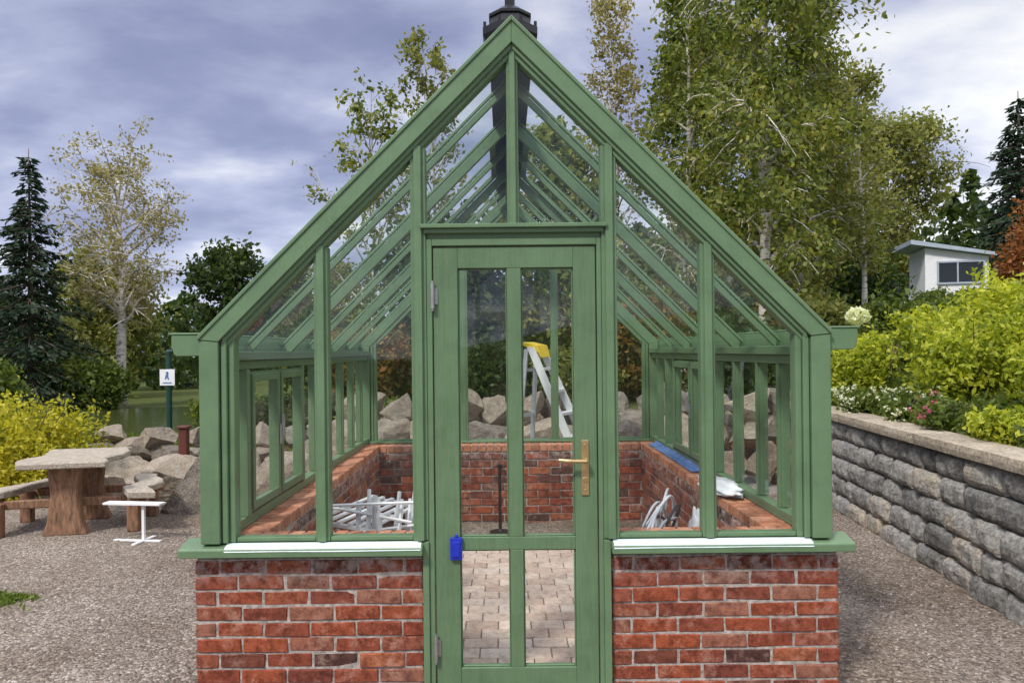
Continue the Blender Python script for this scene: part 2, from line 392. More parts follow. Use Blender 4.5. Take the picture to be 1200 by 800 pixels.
def w_back(mb):
    brick_wall(mb, (-OW+T, L-T, 0), (1,0,0), (0,-1,0), 2*(OW-T), ZB, NC, depth=0.09)
    brick_wall(mb, (-OW, L, 0), (1,0,0), (0,1,0), 2*OW, ZB, NC, depth=0.09)
    mb.box(-OW+.1, OW-.1, L-T+.010, L-.008, -0.1, 0.70, 1)
    rowlock(mb, -OW+T, OW-T, L-T, L-.02, 'x')
lowwall('brick_wall', w_front(-1)); lowwall('brick_wall', w_front(1))
lowwall('brick_wall', w_side(-1)); lowwall('brick_wall', w_side(1)); lowwall('brick_wall', w_back)

for sx in (-1, 1):
    a, b = (-1.62, -0.452) if sx < 0 else (0.458, 1.62)
    mb = MB()
    mb.prism([(-0.078, 0.724), (-0.078, 0.760), (-0.070, 0.768), (0.05, 0.793), (0.05, 0.772), (0.0, 0.735), (-0.05, 0.735), (-0.05, 0.724)], 'x', a, b)
    s = gmk('sill', mb, M_green, bevel=0.003)
    mb = MB()
    fa, fb = (-1.40, -0.460) if sx < 0 else (0.466, 1.42)
    n = 60; vs = []; fs = []
    for i in range(n+1):
        x = fa+(fb-fa)*i/n; e = .003*noise.noise((x*3, 0, 0)); q = .0012*noise.noise((x*9, 4, 0))
        vs += [(x, -0.0800+e*.3, 0.752+e), (x, -0.0708, 0.7708+abs(q)), (x, -0.045, 0.7765+abs(q)*2), (x, -0.019+e*.3, 0.7820)]
    for i in range(n):
        for k in range(3): fs.append((i*4+k, (i+1)*4+k, (i+1)*4+k+1, i*4+k+1))
    mb.add(vs, fs); gmk('protective_film', mb, M_film, parent=s)
    mb = MB()
    P = [(1.625, 0.722), (1.625, 0.757), (1.50, 0.790), (1.44, 0.790), (1.44, 0.772), (1.565, 0.742), (1.60, 0.735), (1.60, 0.722)]
    mb.prism([(sx*p[0], p[1]) for p in P], 'y', 0.053, L+0.05)
    gmk('sill', mb, M_green, bevel=0.003)
mb = MB(); mb.box(-1.44, 1.44, L-0.12, L+0.07, 0.772, 0.792); gmk('sill', mb, M_green, bevel=0.003)

def slopez(x): return APZ-abs(x)
S2 = math.sqrt(2)
def rake(mb, sx, y0, y1, a, b, xo):
    va, vb = a*S2, b*S2
    mb.prism([(0, APZ-va), (sx*xo, APZ-va-xo), (sx*xo, APZ-vb-xo), (0, APZ-vb)], 'y', y0, y1)
def postpoly(x0, x1, z0, off):
    return [(x0, z0), (x1, z0), (x1, APZ-abs(x1)-off), (x0, APZ-abs(x0)-off)]
for (yb, d) in ((0.0, -1), (L, 1)):
    def Y(a, b):
        p, q = yb+d*a, yb+d*b; return (min(p, q), max(p, q))
    for sx in (-1, 1):
        mb = MB()
        y0, y1 = Y(-0.05, 0.060)
        va, vb = .016*S2, .090*S2
        mb.prism([(0, APZ-va), (sx*HW, APZ-va-HW), (sx*1.425, APZ-vb-1.425), (0, APZ-vb)], 'y', y0, y1)
        y0, y1 = Y(-0.052, 0.068); rake(mb, sx, y0, y1, 0.000, 0.018, HW+.002)
        y0, y1 = Y(-0.04, 0.044); rake(mb, sx, y0, y1, 0.086, 0.108, 1.413)
        y0, y1 = Y(-0.04, 0.028); rake(mb, sx, y0, y1, 0.104, 0.128, 1.40)
        gmk('rake_board', mb, M_green, bevel=0.003)
        mb = MB()
        y0, y1 = Y(-0.08, 0.057)
        mb.prism([(sx*1.426, .785), (sx*1.519, .785), (sx*1.519, APZ-va-HW-.002), (sx*1.426, APZ-vb-1.425-.002)], 'y', y0, y1)
        y0, y1 = Y(-0.06, 0.040); mb.prism(postpoly(sx*1.393, sx*1.421, 0.785, 0.14), 'y', y0, y1)
        y0, y1 = Y(-0.05, 0.022); mb.prism(postpoly(sx*1.362, sx*1.391, 0.785, 0.14), 'y', y0, y1)
        y0, y1 = Y(-0.04, 0.010); mb.prism(postpoly(sx*1.388, sx*1.428, 0.785, 0.14), 'y', y0, y1)
        gmk('corner_post', mb, M_green, bevel=0.003)
        mb = MB(); c = sx*.940; w = .034
        y0, y1 = Y(-0.05, 0.018); mb.box(c-w, c+w, y0, y1, 0.785, slopez(.94)-0.155)
        y0, y1 = Y(-0.055, 0.034); mb.box(c-w*.55, c+w*.55, y0, y1, 0.786, slopez(.94)-0.150)
        gmk('mullion', mb, M_green, bevel=0.003)
        mb = MB(); c = sx*0.463; w = 0.037
        y0, y1 = Y(-0.06, 0.022); mb.box(c-w, c+w, y0, y1, .785, slopez(0.463)-0.155)
        y0, y1 = Y(-0.065, 0.039); mb.box(c-w*.5, c+w*.5, y0, y1, .786, slopez(0.463)-0.150)
        gmk('mullion', mb, M_green, bevel=0.003)
        for a, b in ((0.977, 1.361), (0.502, 0.903)):
            mb = MB(); y0, y1 = Y(-0.045, 0.012)
            x0, x1 = sorted((sx*a, sx*b)); mb.box(x0, x1, y0, y1, 0.786, 0.806)
            gmk('bottom_rail', mb, M_green, bevel=0.002)
    mb = MB(); y0, y1 = Y(-0.038, 0.020); mb.box(-0.028, 0.028, y0, y1, 2.30 if d == -1 else 0.8, APZ-0.14)
    y0, y1 = Y(-0.045, 0.036); mb.box(-0.015, 0.015, y0, y1, 2.302 if d == -1 else 0.81, APZ-0.142)
    gmk('mullion', mb, M_green, bevel=0.003)
    yy = yb-d*0.012
    def gp(x0, x1, z0):
        mb = MB(); zt = [slopez(x)-0.165 for x in (x0, x1)]
        mb.add([(x0, yy, z0), (x1, yy, z0), (x1, yy, zt[1]), (x0, yy, zt[0])], [(0,1,2,3)])
        gmk('gable_glazing', mb, M_glass)
    gp(-1.37, -0.945, .8); gp(-0.935, -0.468, .8); gp(0.468, .935, .8); gp(.945, 1.37, .8)
    zz = 2.30 if d == -1 else .8
    gp(-0.46, -.004, zz); gp(.004, 0.46, zz)

mb = MB()
mb.box(-0.425, -0.398, -0.018, 0.07, -0.02, 2.245); mb.box(0.402, 0.425, -0.018, 0.07, -0.02, 2.245)
mb.box(-0.455, -0.423, -0.006, 0.09, -0.02, 2.28); mb.box(0.423, 0.455, -0.006, 0.09, -0.02, 2.28)
mb.box(-0.398, 0.402, -0.018, 0.07, 2.212, 2.245)
mb.box(-0.423, 0.423, -0.006, 0.09, 2.243, 2.28)
mb.box(-0.452, 0.452, -0.054, 0.05, 2.294, 2.314)
mb.box(-0.435, 0.435, -0.036, 0.05, 2.272, 2.295)
mb.box(-0.43, 0.43, -0.02, 0.10, -0.03, 0.012)
mb.box(-0.455, -0.424, -0.03, -0.004, -0.02, 0.78); mb.box(0.424, 0.458, -0.03, -0.004, -0.02, 0.78)
gmk('door_frame', mb, M_green, bevel=0.003)
dx0, dx1 = -0.393, 0.397; GL, GR = -0.274, 0.288
PN = ((GL, -0.035, .795, 2.103), (0.034, GR, .795, 2.103), (GL, -0.031, .160, .732), (0.034, GR, .160, .732))
mb = MB(); y0, y1 = -0.008, 0.045
mb.box(dx0, GL, y0, y1, 0.02, 2.206); mb.box(GR, dx1, y0, y1, 0.02, 2.206)
mb.box(GL, GR, y0, y1, 2.103, 2.206); mb.box(GL, GR, y0, y1, 0.02, 0.160)
mb.box(GL, GR, y0, y1, 0.732, 0.795)
mb.box(-0.035, 0.034, y0, y1, 0.795, 2.103); mb.box(-0.031, 0.034, y0, y1, 0.160, 0.732)
for (a, b, c, e) in PN:
    w = 0.007
    mb.box(a, a+w, 0.004, 0.03, c, e); mb.box(b-w, b, 0.004, 0.03, c, e)
    mb.box(a+w, b-w, 0.004, 0.03, c, c+w); mb.box(a+w, b-w, 0.004, 0.03, e-w, e)
door = gmk('door', mb, M_green2, bevel=0.0025)
for (a, b, c, e) in PN:
    mb = MB(); mb.add([(a+.003, .016, c+.003), (b-.003, .016, c+.003), (b-.003, .016, e-.003), (a+.003, .016, e-.003)], [(0,1,2,3)])
    gmk('door_pane', mb, M_glass, parent=door)
mb = MB()
mb.box(0.318, 0.356, -0.016, -0.007, 0.995, 1.262)
mb.tube([(0.337, -0.012, 1.165), (0.337, -0.055, 1.165)], 0.011, 12)
mb.tube([(0.342, -0.056, 1.165), (0.30, -0.060, 1.166), (0.25, -0.060, 1.168), (0.205, -0.054, 1.172)], [0.010, 0.0105, 0.010, 0.008], 10)
mb.tube([(0.337, -0.012, 1.072), (0.337, -0.024, 1.072)], 0.013, 12)
mb.tube([(0.337, -0.012, 1.020), (0.337, -0.019, 1.020)], 0.006, 8); mb.tube([(0.337, -0.012, 1.24), (0.337, -0.019, 1.24)], 0.006, 8)
gmk('handle', mb, M_brass, parent=door, bevel=0.002)
for hz in (1.97, 0.26):
    mb = MB(); mb.tube([(-0.396, -0.028, hz-.062), (-0.396, -0.028, hz+.062)], 0.0105, 12)
    mb.tube([(-0.396, -0.028, hz+.062), (-0.396, -0.028, hz+.074)], 0.006, 8); mb.tube([(-0.396, -0.028, hz-.074), (-0.396, -0.028, hz-.062)], 0.006, 8)
    mb.box(-0.394, -0.372, -0.014, -0.0075, hz-.04, hz+.04)
    gmk('hinge', mb, M_steel, parent=door)
mb = MB(); mb.box(-0.322, -0.264, -0.030, -0.0085, 0.690, 0.797); mb.box(-0.312, -0.274, -0.036, -0.030, 0.705, 0.782); mb.box(-0.300, -0.286, -0.026, -0.009, 0.797, 0.81)
gmk('transport_block', mb, M_blue, parent=door, bevel=0.006, segs=2, label='blue plastic block fixed on the door edge')

# roof
mb = MB()
mb.box(-0.022, 0.022, 0.055, L-0.055, 3.15, 3.262)
rys = [0.62, 1.28, 1.94, 2.60, 3.26]
for i, y in enumerate(rys):
    w = 0.022 if i % 2 else 0.015; dp = 0.085 if i % 2 else 0.045
    for sx in (-1, 1):
        poly = [(sx*0.02, APZ-0.062-.02), (sx*1.50, APZ-0.062-1.50), (sx*1.50, APZ-0.062-dp-1.50), (sx*0.02, APZ-0.062-dp-.02)]
        mb.prism(poly, 'y', y-w, y+w)
        poly = [(sx*0.03, APZ-0.030-.03), (sx*1.54, APZ-0.030-1.54), (sx*1.54, APZ-0.050-1.54), (sx*0.03, APZ-0.050-.03)]
        mb.prism(poly, 'y', y-.014, y+.014)
roof = gmk('roof_frame', mb, M_green, bevel=0.002)
for sx in (-1, 1):
    mb = MB(); mb.add([(sx*.02, .05, APZ-.056-.02), (sx*1.56, .05, APZ-.056-1.56), (sx*1.56, L-.05, APZ-.056-1.56), (sx*.02, L-.05, APZ-.056-.02)], [(0,1,2,3)])
    gmk('roof_glazing', mb, M_glass, parent=roof)
    mb = MB()
    def sl(x, z): return (sx*x, APZ+z-x)
    for (xa, xb, ya, yb2) in ((.10, .66, 1.32, 1.36), (.10, .66, 2.52, 2.56), (.10, .14, 1.36, 2.52), (.62, .66, 1.36, 2.52)):
        mb.prism([sl(xa, -.012), sl(xb, -.012), sl(xb, -.052), sl(xa, -.052)], 'y', ya, yb2)
    gmk('roof_vent', mb, M_green, parent=roof, bevel=.002)
mb = MB(); mb.prism([(0, APZ+.004), (.11, APZ-.106), (.11, APZ-.118), (0, APZ-.012), (-.11, APZ-.118), (-.11, APZ-.106)], 'y', .09, L-.09)
mb.box(-.012, .012, .1, L-.1, APZ-.002, APZ+.035)
gmk('ridge_cap', mb, M_black, parent=roof)
mb = MB(); c = (0.0, 0.50, 0)
mb.lathe(c, [(0.085, 3.26), (0.085, 3.40), (0.15, 3.405), (0.162, 3.43), (0.162, 3.47), (0.125, 3.475), (0.115, 3.53), (0.125, 3.535), (0.125, 3.55), (0.05, 3.60), (0.03, 3.605), (0.03, 3.65)], 8)
for k in range(8):
    t = math.pi*2*(k+.5)/8; mb.box(c[0]+.15*math.cos(t)-.008, c[0]+.15*math.cos(t)+.008, c[1]+.15*math.sin(t)-.008, c[1]+.15*math.sin(t)+.008, 3.46, 3.50)
gmk('cupola', mb, M_black, parent=roof)
mb = MB(); mb.lathe(c, [(0.012, 3.651), (0.012, 3.70), (0.03, 3.72), (0.012, 3.75), (0.006, 3.86), (0.002, 3.90)], 12)
gmk('finial', mb, M_black, parent=roof)
for sx in (-1, 1):
    def bx(mb, a, b, y0, y1, z0, z1):
        x0, x1 = sorted((sx*a, sx*b)); mb.box(x0, x1, y0, y1, z0, z1)
    mb = MB(); bx(mb, 1.42, 1.50, .082, L-.082, 1.665, 1.712); bx(mb, 1.445, 1.508, .083, L-.083, 1.615, 1.662)
    gmk('eave_plate', mb, M_green, bevel=0.003)
    mb = MB()
    P = [(1.524, 1.690), (1.524, 1.792), (1.662, 1.792), (1.662, 1.735), (1.650, 1.700), (1.638, 1.690)]
    mb.prism([(sx*p[0], p[1]) for p in P], 'y', -0.03, L+0.03)
    bx(mb, 1.5235, 1.672, -0.034, L+.034, 1.793, 1.803)
    gmk('gutter', mb, M_green, bevel=0.003)
    mb = MB(); bx(mb, 1.44, 1.50, .082, L-.082, 0.791, 0.825)
    gmk('bottom_rail', mb, M_green, bevel=0.003)
    cas = (0.38, 1.46) if sx < 0 else (1.65, 2.9)
    posts = (1.90, 2.35, 2.80, 3.25, 3.65) if sx < 0 else (.20, .46, .80, 1.24, 3.3, 3.66)
    for y in posts:
        mb = MB(); bx(mb, 1.448, 1.50, y-.018, y+.018, 0.826, 1.614); bx(mb, 1.462, 1.51, y-.026, y+.026, 0.827, 1.613)
        gmk('mullion', mb, M_green, bevel=0.003)
    for y in cas:
        mb = MB(); bx(mb, 1.43, 1.50, y-.026, y+.026, 0.826, 1.614); gmk('mullion', mb, M_green, bevel=0.003)
    mb = MB(); a, b = cas[0]+.028, cas[1]-.028; w = .036; m_ = (a+b)/2
    for (p, q) in ((a, m_-.004), (m_+.004, b)):
        bx(mb, 1.435, 1.485, p, p+w, .835, 1.60); bx(mb, 1.435, 1.485, q-w, q, .835, 1.60)
        bx(mb, 1.435, 1.485, p+w, q-w, .835, .875); bx(mb, 1.435, 1.485, p+w, q-w, 1.56, 1.60)
        bx(mb, 1.420, 1.434, p+.012, p+w+.012, .85, 1.59); bx(mb, 1.420, 1.434, q-w-.012, q-.012, .85, 1.59)
        bx(mb, 1.420, 1.434, p+w+.012, q-w-.012, .85, .893); bx(mb, 1.420, 1.434, p+w+.012, q-w-.012, 1.545, 1.59)
    win = gmk('window', mb, M_green, bevel=0.003)
    mb = MB(); mb.add([(sx*1.457, a+.03, .86), (sx*1.457, b-.03, .86), (sx*1.457, b-.03, 1.57), (sx*1.457, a+.03, 1.57)], [(0,1,2,3)])
    gmk('window_pane', mb, M_glass, parent=win)
    mb = MB(); bx(mb, 1.405, 1.4195, m_-.04, m_-.015, 1.15, 1.27); bx(mb, 1.39, 1.405, m_-.035, m_-.02, 1.20, 1.33); gmk('handle', mb, M_steel, parent=win, bevel=.002)
    for p, q in ((.08, cas[0]-.03), (cas[1]+.03, L-.08)):
        mb = MB(); mb.add([(sx*1.47, p, .82), (sx*1.47, q, .82), (sx*1.47, q, 1.62), (sx*1.47, p, 1.62)], [(0,1,2,3)])
        gmk('side_glazing', mb, M_glass)

# paving
mb = MB(); y = 0.02; row = 0
while y < 3.0:
    x = -1.30-(0.10 if row % 2 else 0)+GX
    while x < 1.29+GX:
        ln = 0.20; x0 = max(x, -1.29+GX); x1 = min(x+ln-.006, 1.29+GX)
        if x1-x0 > .03:
            dz = random.uniform(-.002, .003); mb.box(x0, x1, y, y+.134, -0.04, 0.022+dz)
        x += ln
    y += .140; row += 1
mk('paving', mb, M_paver, bevel=.004, kind='structure')
mb = MB(); mb.box(-1.3+GX, 1.3+GX, 0.015, 3.02, -.05, .014); mk('paving_bed', mb, M_sand, kind='structure')

# ------------------------------------------------------------------ stone retaining wall
def stoneblock(mb, s0, s1, z0, z1, thick, rough, seed, res=(12, 7, 3), mi=0, front=0.0):
    nx_, nz_, ny_ = res; vs = {}
    W = s1-s0; H = z1-z0; rr = random.Random(seed)
    pl = [(rr.uniform(.1, .9)*W, rr.uniform(.1, .9)*H, rr.uniform(-.14, .14), rr.uniform(-.25, .25), rr.uniform(-.006, .008)) for _ in range(4)]
    pts = []; faces = []
    def vid(i, j, k):
        key = (i, j, k)
        if key not in vs:
            u = i/nx_; w = j/nz_; t = k/ny_
            s = s0+W*u; z = z0+H*w; tt = thick*t+front
            eu = min(u, 1-u)*W; ew = min(w, 1-w)*H
            fu = max(0, 1-eu/0.048); fw = max(0, 1-ew/0.048)
            pil = min(1.3, fu**1.6+fw**1.6)*0.032*rough if k == 0 else 0
            cl = max(a*(u*W-px)+b*(w*H-pz)+c for (px, pz, a, b, c) in pl)
            nn = cl*.7+noise.fractal(Vector((s*8+seed, z*8, seed)), .9, 2.2, 4)*.017
            dd = (nn*rough if k == 0 else 0)
            cor = 0.006*rough*noise.noise(Vector((s*14, z*14, seed)))
            pts.append((s+cor, tt+pil+dd-(0.026*rough if k == 0 else 0), z+cor)); vs[key] = len(pts)-1
        return vs[key]
    for i in range(nx_):
        for j in range(nz_):
            faces.append((vid(i,j,0), vid(i+1,j,0), vid(i+1,j+1,0), vid(i,j+1,0)))
            faces.append((vid(i,j,ny_), vid(i,j+1,ny_), vid(i+1,j+1,ny_), vid(i+1,j,ny_)))
    for i in range(nx_):
        for k in range(ny_):
            faces.append((vid(i,0,k), vid(i,0,k+1), vid(i+1,0,k+1), vid(i+1,0,k)))
            faces.append((vid(i,nz_,k), vid(i+1,nz_,k), vid(i+1,nz_,k+1), vid(i,nz_,k+1)))
    for j in range(nz_):
        for k in range(ny_):
            faces.append((vid(0,j,k), vid(0,j+1,k), vid(0,j+1,k+1), vid(0,j,k+1)))
            faces.append((vid(nx_,j,k), vid(nx_,j,k+1), vid(nx_,j+1,k+1), vid(nx_,j+1,k)))
    mb.add(pts, faces, mi)
mb = MB(); y0w, y1w = -2.5, 6.6
SL = (y1w-y0w)/math.cos(math.atan(0.11))
hs = 0.192
for c in range(5):
    s = -random.uniform(0, .3)
    while s < SL:
        w = random.choice([0.24, 0.36, 0.40, 0.42, 0.46]); e = min(s+w, SL)
        stoneblock(mb, s+.005, e-.005, -0.04+c*hs+.004, -0.04+(c+1)*hs-.004, .26, 1.0, random.uniform(0, 50), front=random.uniform(-.010, .012)+c*.010)
        s += w
s = 0
while s < SL:
    w = random.uniform(.5, .7); e = min(s+w, SL)
    stoneblock(mb, s+.003, e-.003, 0.928, 1.010, .34, 0.22, random.uniform(0, 50), mi=1, front=-.02, res=(8, 4, 3)); s += w
mb.box(0, SL, .11, .25, -.05, .92, 2)
ang = math.atan(0.11)
Mx = Matrix.Translation((wallx(y0w), y0w, 0)) @ Matrix.Rotation(-ang, 4, 'Z') @ Matrix(((0,1,0,0),(1,0,0,0),(0,0,1,0),(0,0,0,1)))
mb.xform(Mx); mb.f = [tuple(reversed(f)) for f in mb.f]
mk('retaining_wall', mb, [M_block, M_coping_stone, M_sand], loc=(wallx(2), 2, 0), label='low retaining wall of rough grey stone blocks with pale coping', category='stone wall')

# ------------------------------------------------------------------ boulders
def boulder_mesh(seed):
    bm = bmesh.new(); bmesh.ops.create_icosphere(bm, subdivisions=5, radius=1)
    rr = random.Random(seed); planes = []
    for _ in range(13):
        n = Vector((rr.gauss(0,1), rr.gauss(0,1), rr.gauss(0,1))).normalized(); planes.append((n, rr.uniform(.40, .78)))
    for v in bm.verts:
        p = v.co.copy()
        for n, o_ in planes:
            d = p.dot(n)
            if d > o_: p -= n*(d-o_)
        p += p.normalized()*(noise.fractal(p*2.2+Vector((seed, 0, 0)), .9, 2.1, 6)*.055)
        v.co = p*1.2
    me = bpy.data.meshes.new('boulder'); bm.to_mesh(me); bm.free(); me.materials.append(M_boulder); return me
BM = [boulder_mesh(s) for s in range(6)]
bc = 0
def boulder(x, y, z, sx, sy, sz, group='boulders around the greenhouse', label='rough grey-brown boulder in a dry stone rockery', tilt=.3):
    global bc
    o = bpy.data.objects.new('boulder', BM[bc % 6]); COL.objects.link(o); bc += 1
    o.location = (x, y, z); o.scale = (sx, sy, sz); o.rotation_euler = (random.uniform(-tilt, tilt), random.uniform(-tilt, tilt), random.uniform(0, 6.28))
    setp(o, label=label, category='boulder', group=group)
for row, (zz, yy, s) in enumerate(((0.18, 5.65, .36), (0.56, 5.9, .34), (0.94, 6.15, .31))):
    x = -2.5+row*.12
    while x < 3.4:
        w = s*random.uniform(.7, 1.35)
        boulder(x+w*.9, yy+random.uniform(-.1, .1), zz+random.uniform(-.05, .06), w, w*.8, s*random.uniform(.65, .95), label='beige-brown boulder stacked in the rockery behind the greenhouse')
        x += w*1.5
for (x, y, s, h) in ((-3.25, 4.5, .50, .36), (-2.55, 5.0, .42, .34), (-3.9, 5.15, .42, .30), (-2.1, 5.6, .36, .36), (-2.3, 4.35, .20, .13), (-4.9, 5.2, .40, .26), (-3.2, 5.45, .40, .40)):
    boulder(x, y, h*.5, s, s*.85, h, label='large pale weathered boulder lying on gravel near the picnic table', tilt=.15)
for row, (zz, yy, s) in enumerate(((0.12, 5.95, .40), (0.36, 6.2, .38), (0.58, 6.45, .32))):
    x = -5.9+row*.15
    while x < -2.0:
        w = s*random.uniform(.75, 1.35)
        boulder(x+w*.9, yy+random.uniform(-.08, .08), zz+random.uniform(-.03, .03), w, w*.8, s*random.uniform(.42, .58), label='flat rough rock stacked in the low bank by the pond', tilt=.12)
        x += w*1.55

# ------------------------------------------------------------------ vegetation
def tree_geo(seed, h, cr, cb=.25, nprim=26, nsec=5, nleaf=12000, ls=.09, sig=.16, droop=.25, tr=.10, lean=(0, 0), up=(.5, 1.0), top=.6, clump=1.0):
    rng = np.random.default_rng(seed); rr = random.Random(seed); mb = MB(); nT = 12
    w = [rr.uniform(-1, 1) for _ in range(4)]
    def tp(t): return Vector((lean[0]*t*t*h+.03*h*math.sin(t*4+w[0])*t*.6, lean[1]*t*t*h+.03*h*math.sin(t*5+w[1])*t*.6, h*t))
    mb.tube([tp(i/nT) for i in range(nT+1)], [tr*(1-.93*(i/nT)**.8) + (.04*tr if i else .35*tr) for i in range(nT+1)], 8)
    anc = []; wts = []
    for i in range(nprim):
        s = (i+rr.random()*.8)/nprim; t = cb+(1-cb)*s*.98; st = tp(t)
        env = min(1, .45+1.6*s)*max(0.03, (1-s))**top
        Lb = cr*env*rr.uniform(.5, 1.25)+.1*cr
        az = i*2.399+rr.uniform(-.5, .5); el = rr.uniform(*up)
        d = Vector((math.cos(az)*math.cos(el), math.sin(az)*math.cos(el), math.sin(el)))
        pts = []
        for k in range(6):
            q = k/5; p = st+d*Lb*q/math.cos(el)*.8; p.z -= droop*Lb*q*q*1.3
            p += Vector((rr.uniform(-1, 1), rr.uniform(-1, 1), rr.uniform(-1, 1)))*.05*Lb*q; pts.append(p)
        r0 = tr*.38*(1-.7*t)+.006
        mb.tube(pts, [r0*(1-.85*k/5) for k in range(6)], 5, cap=False)
        for _ in range(nsec):
            k = rr.uniform(.25, 1); b = int(k*4.99); f = k*5-b; p0 = pts[b].lerp(pts[b+1], f) if b < 5 else pts[5]
            a2 = az+rr.uniform(-1.5, 1.5); e2 = rr.uniform(-.5, .9); L2 = Lb*rr.uniform(.2, .45)+.1
            d2 = Vector((math.cos(a2)*math.cos(e2), math.sin(a2)*math.cos(e2), math.sin(e2)))
            q = [p0+d2*L2*u-Vector((0, 0, droop*L2*u*u*1.5)) for u in (0, .35, .7, 1)]
            mb.tube(q, [r0*.4, r0*.3, r0*.2, r0*.1], 4, cap=False)
            wt = rr.random()**clump+.03
            for u in (.3, .5, .7, .85, 1):
                anc.append(p0+d2*L2*u-Vector((0, 0, droop*L2*u*u*1.5))); wts.append(wt)
    A = np.array([tuple(a) for a in anc]); W = np.array(wts); W /= W.sum()
    idx = rng.choice(len(A), size=nleaf, p=W)
    C = A[idx]+rng.normal(size=(nleaf, 3))*np.array([sig, sig, sig*1.15])
    V, F = leafgeo(C, ls, rng)
    return mb, V, F
def tree(name, x, y, leaf, barkm, label, z=None, **kw):
    zz = (terr(x, y) if z is None else z)-.05
    e = empty(name, (x, y, zz), label=label, category='tree')
    mb, V, F = tree_geo(**kw)
    mk('trunk', mb, barkm, e, local=True, smooth=True)
    me = npmesh('crown', V, F, leaf); o = bpy.data.objects.new('crown', me); place(o, e, None)
    return e
def spruce(x, y, h, r, seed, label):
    zz = terr(x, y)-.05; e = empty('spruce_tree', (x, y, zz), label=label, category='tree')
    rr = random.Random(seed); rng = np.random.default_rng(seed); mb = MB()
    mb.tube([(0, 0, 0), (0.02, 0, h*.5), (0, 0, h)], [.12, .07, .01], 8)
    C = []; A = []
    nw = int(h*5)
    for i in range(nw):
        s = i/nw; z = h*(.06+.93*s); Rr = r*(1-s)**.85*rr.uniform(.7, 1.15)+.05
        nb = 9 if s < .8 else 5
        for k in range(nb):
            az = rr.uniform(0, 6.28); Lb = Rr*rr.uniform(.5, 1.25)
            d = np.array([math.cos(az), math.sin(az), 0]); side = np.array([-math.sin(az), math.cos(az), 0])
            mb.tube([(0, 0, z), tuple(d*Lb*.5+np.array([0, 0, z-.10*Lb])), tuple(d*Lb+np.array([0, 0, z-.22*Lb]))], [.015, .01, .004], 4, cap=False)
            n = int(22*Lb/1.0)+9
            q = rng.random(n)**.7; sd = rng.normal(size=n)*.15*Lb*(1.2-q)
            P = d[None]*q[:, None]*Lb+side[None]*sd[:, None]; P[:, 2] += z-.05*Lb-.22*Lb*q**2-rng.random(n)*.10
            dirv = d[None]*.7+side[None]*np.sign(sd)[:, None]*.6+np.array([0, 0, -.45])[None]+rng.normal(size=(n, 3))*.25
            C.append(P); A.append(dirv)
    C = np.concatenate(C); A = np.concatenate(A); A /= np.linalg.norm(A, axis=1)[:, None]
    B = np.cross(A, rng.normal(size=A.shape)); B /= np.linalg.norm(B, axis=1)[:, None]
    s = (.12+.11*rng.random(len(C)))[:, None]
    V = np.stack([C, C+A*s*.5+B*s*.20, C+A*s*1.2, C+A*s*.5-B*s*.20], 1).reshape(-1, 3)
    mk('trunk', mb, B_dark, e, local=True, smooth=True)
    me = npmesh('crown', V, np.arange(len(V)).reshape(-1, 4), L_spruce); o = bpy.data.objects.new('crown', me); place(o, e, None)
def bushgeo(seed, rx, ry, h, nleaf, ls, lumps=9, elong=1.5, up=.0):
    rng = np.random.default_rng(seed); cs = []
    for i in range(lumps):
        a = rng.random()*6.28; q = rng.random()**.5*.7
        cs.append((math.cos(a)*q*rx, math.sin(a)*q*ry, h*(.30+.32*rng.random()*(1-q*.5)), (.28+.16*rng.random())))
    w = np.array([c[3]**2 for c in cs]); w /= w.sum()
    k = rng.choice(lumps, size=nleaf, p=w); cs = np.array(cs)
    d = rng.normal(size=(nleaf, 3)); d /= np.linalg.norm(d, axis=1)[:, None]
    rad = (rng.random(nleaf)**.45)*(1+.18*np.sin(d[:, 0]*7+k)+.15*np.sin(d[:, 2]*9+2*k))
    tw = (rng.random(nleaf) > .9)*rng.random(nleaf)*.35
    P = cs[k][:, :3]+d*(rad+tw)[:, None]*cs[k][:, 3][:, None]*np.array([rx, ry, h])[None]*1.05
    P[:, 2] = np.abs(P[:, 2])
    return leafgeo(P, ls, rng, elong, up)
def bush(name, x, y, rx, ry, h, leaf, label, seed, nleaf=5000, ls=.05, z=None, lumps=9, category='shrub', extra=None, elong=1.5):
    zz = (terr(x, y) if z is None else z)-.03
    V, F = bushgeo(seed, rx, ry, h, nleaf, ls, lumps, elong)
    e = empty(name, (x, y, zz), label=label, category=category)
    o = bpy.data.objects.new('foliage', npmesh('foliage', V, F, leaf)); place(o, e, None)
    mb = MB(); rr = random.Random(seed)
    for i in range(9):
        a = rr.uniform(0, 6.28); q = rr.uniform(.2, .6)
        mb.tube([(0, 0, 0), (math.cos(a)*q*rx*.5, math.sin(a)*q*ry*.5, h*.4), (math.cos(a)*q*rx, math.sin(a)*q*ry, h*.75)], [.014, .010, .004], 5)
    mk('stem', mb, B_dark, e, local=True)
    if extra:
        lm, n, s2, nm = extra; rng = np.random.default_rng(seed+99)
        cc = V.reshape(-1, 4, 3).mean(1)
        r_ = np.linalg.norm((cc-np.array([0, 0, h*.4]))/np.array([rx, ry, h*.6]), axis=1); idx = np.argsort(-r_+rng.random(len(r_))*.5)[:n]
        C = np.repeat(cc[idx]*1.03, 6, axis=0)+rng.normal(size=(n*6, 3))*s2*.45
        V2, F2 = leafgeo(C, s2, rng, 1.1); o = bpy.data.objects.new(nm, npmesh(nm, V2, F2, lm)); place(o, e, None); o['kind'] = 'stuff'
    return e

